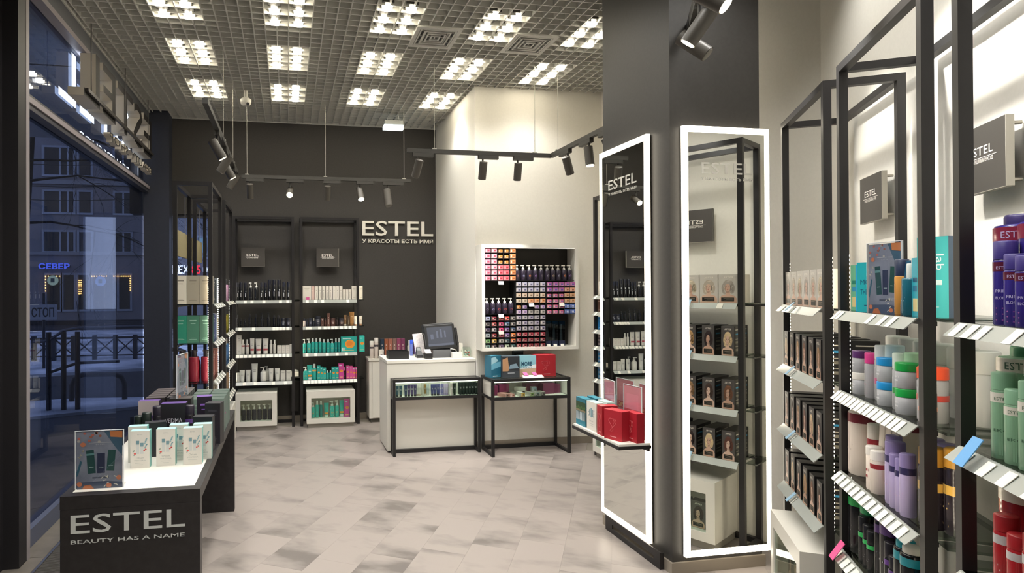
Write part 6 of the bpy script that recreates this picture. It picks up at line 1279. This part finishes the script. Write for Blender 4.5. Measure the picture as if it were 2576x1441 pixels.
def col_c(r_, c_):
    if r_ < 2: return ('b0aec0', '5a5870', .048, .038, 'pale lavender')
    if r_ == 2: return ('cdb5a0', '7a604a', .048, .038, 'beige')
    if r_ == 3: return ('bfae98', '6f5f4a', .048, .038, 'beige') if c_ < 2 else ('dd9a6a', '9a5a30', .05, .038, 'peach orange')
    if r_ == 4: return (('e09a50', '9a5a30', .038, .032, 'orange') if c_ == 0 else (None if c_ == 2 else ('b59ac8', '6a5080', .038, .032, 'lilac')))
    if r_ == 5: return ('b9a0c5', '6a5080', .046, .038, 'lilac') if c_ < 2 else ('a5a09c', '5a5650', .046, .038, 'grey')
    if r_ < 9: return (('a39fa5', '4a4650') if (r_+c_) % 2 else ('9a94a8', '40384a')) + (.046, .038, 'grey violet')
    if r_ == 9: return ('a83a48', '5a1a24', .042, .034, 'crimson')
    return ('8a2f38', '3a1418', .042, .032, 'dark red')
grid([573, 642, 713, 783, 853], [580, 645, 708, 772, 842, 902, 967, 1030, 1093, 1160, 1223, 1287], col_c, 'middle cabinet block', 28)
def col_d(r_, c_):
    if r_ == 0: return ('a85a98', '4a5aa0', .050, .038, 'magenta')
    if r_ == 1: return ('a85a98', '4a5aa0', .050, .038, 'magenta') if c_ < 3 else ('d59a80', '8a5a48', .050, .038, 'peach')
    if c_ < 3: return ('d06a8a', '5a6ab0', .042, .032, 'pink and blue')
    return ('d5a078', '8a6040', .050, .038, 'sand') if r_ < 4 else ('4a68b5', 'c5cfe6', .050, .040, 'royal blue')
grid([930, 1003, 1072, 1140, 1204], [580, 645, 710, 775, 838, 902], col_d, 'upper column-side cabinet block')
def pumps(xs, zc, cols, desc):
    part('shelf', MB().box(fx(xs[0]-38), fx(xs[-1]+38), 0.012, D_-0.01, fz(zc)-0.004, fz(zc)-0.0005, DV), o)
    for k, (cx, c_) in enumerate(zip(xs, cols)): put(('pump', 0.0255, 0.150, '2c2534', 'e4dfd5', c_, '7a5a70'), TM(BX0+fx(cx), BYF+0.045, BZ0+fz(zc)), 'dark pump bottle', f'on {desc} of colour cabinet', cx)
pumps([565, 637, 708, 779, 848], 537, ['c08a80', '9a9fc0', 'e08a40', 'a87ac0', '7a7478'], 'middle upper ledge')
pumps([920, 985, 1050, 1120, 1185], 537, ['a9a4b5', 'c0a888', 'b0b4cc', 'e8883a', 'a080b8'], 'column-side upper ledge')
pumps([216, 285, 352, 422, 492], 922, ['8f8aa0', '8a86a8', 'c04a4a', 'c8503f', 'a04040'], 'window-side ledge')
for x, lb in ((930, 'first'), (1010, 'second'), (1095, 'third')):
    p = thing('beaker_pack', f'{lb} clear pack of a glass beaker in the lower corner of colour cabinet', 'pack', TM(BX0+fx(x), BYF+0.07, BZ0+0.031), 'clear beaker packs in the colour cabinet')
    part('base', MB().box(-0.03, 0.03, -0.025, 0.025, 0, 0.05, C('20263f', 0.4)), p); part('cover', MB().box(-0.03, 0.03, -0.025, 0.025, 0.0505, 0.24, glass('dark blister', '9aa5a8', 0.05, 0.7)), p)
    part('beaker', MB().lathe([(0.014, 0.055), (0.014, 0.12), (0.008, 0.17), (0.012, 0.21)], C('7f8a8e', 0.1), 10), p); part('price_tag', MB().hull8([(-0.018, -0.035, 0.0), (0.018, -0.035, 0), (0.018, -0.034, 0), (-0.018, -0.034, 0), (-0.018, -0.029, 0.02), (0.018, -0.029, 0.02), (0.018, -0.028, 0.02), (-0.018, -0.028, 0.02)], TAG), p)
for cx, cy_, lb in ((365, 560, 'white price card under the upper window-side block'), (365, 940, 'white price card under the window-side pump ledge'), (716, 817, 'white price card in the middle block'), (1072, 812, 'white price card in the column-side block'), (365, 1132, 'grey price card in the lower window-side block')):
    c = link('price_card', MB().hull8([(-0.026, -0.008, -0.02), (0.026, -0.008, -0.02), (0.026, -0.006, -0.02), (-0.026, -0.006, -0.02), (-0.026, 0.004, 0.012), (0.026, 0.004, 0.012), (0.026, 0.006, 0.012), (-0.026, 0.006, 0.012)], C('e6e0d6' if cy_ != 1132 else 'b5b0a8')).mesh('price_card'), None, TM(BX0+fx(cx), BYF+0.006, BZ0+fz(cy_))); tag(c, lb, 'price card', 'price cards on the colour cabinet')

# ================================================================== WINDOW LETTERS (seen from behind, lit toward the street)
LB = mat('letter return beige', 'c9c0b0', 0.5); LK = C('1e1b19', 0.6); LF = emis('letter face lit', 'dcebff', 10.0)
o = thing('window_sign', 'large illuminated shop name hung behind the upper window, seen from the back', 'sign', TM(-1.43, 6.84, 2.955, -PI/2))
# local x runs toward the camera; the front looks to the street (+local y mirrored by the turn below)
RF = Matrix.Rotation(0, 4, 'Z')
def win_text(nm, s, h, w, z, ext):
    vs, fs = text_mesh(s, h, w, ext, 0.006, 'L'); n2 = len(vs)//2
    b = MB(); xs = [v[0] for v in vs]
    back = [f for f in fs if all(i < n2 for i in f)]; front = [f for f in fs if all(i >= n2 for i in f)]; side = [f for f in fs if not (all(i < n2 for i in f) or all(i >= n2 for i in f))]
    V = [(v[0], v[1], v[2]+z) for v in vs]
    b.faces(V, front, LF); b.faces(V, side, LB); b.faces(V, back, LK)
    p = part(nm, b, o); return p
win_text('name', 'ESTEL', 0.42, 2.18, 0.0, 0.11)
win_text('tagline', 'BEAUTY SHOP', 0.075, 1.55, -0.17, 0.05)
part('carrier_rail', MB().box(0.0, 2.16, 0.004, 0.024, 0.03, 0.055, C('3a3632')), o)
for x in (0.2, 1.1, 2.05): part('hanger', MB().cyl((x, 0.01, 0.05), (x, 0.01, 0.60), 0.004, C('3a3632')), o)

finish_labels()
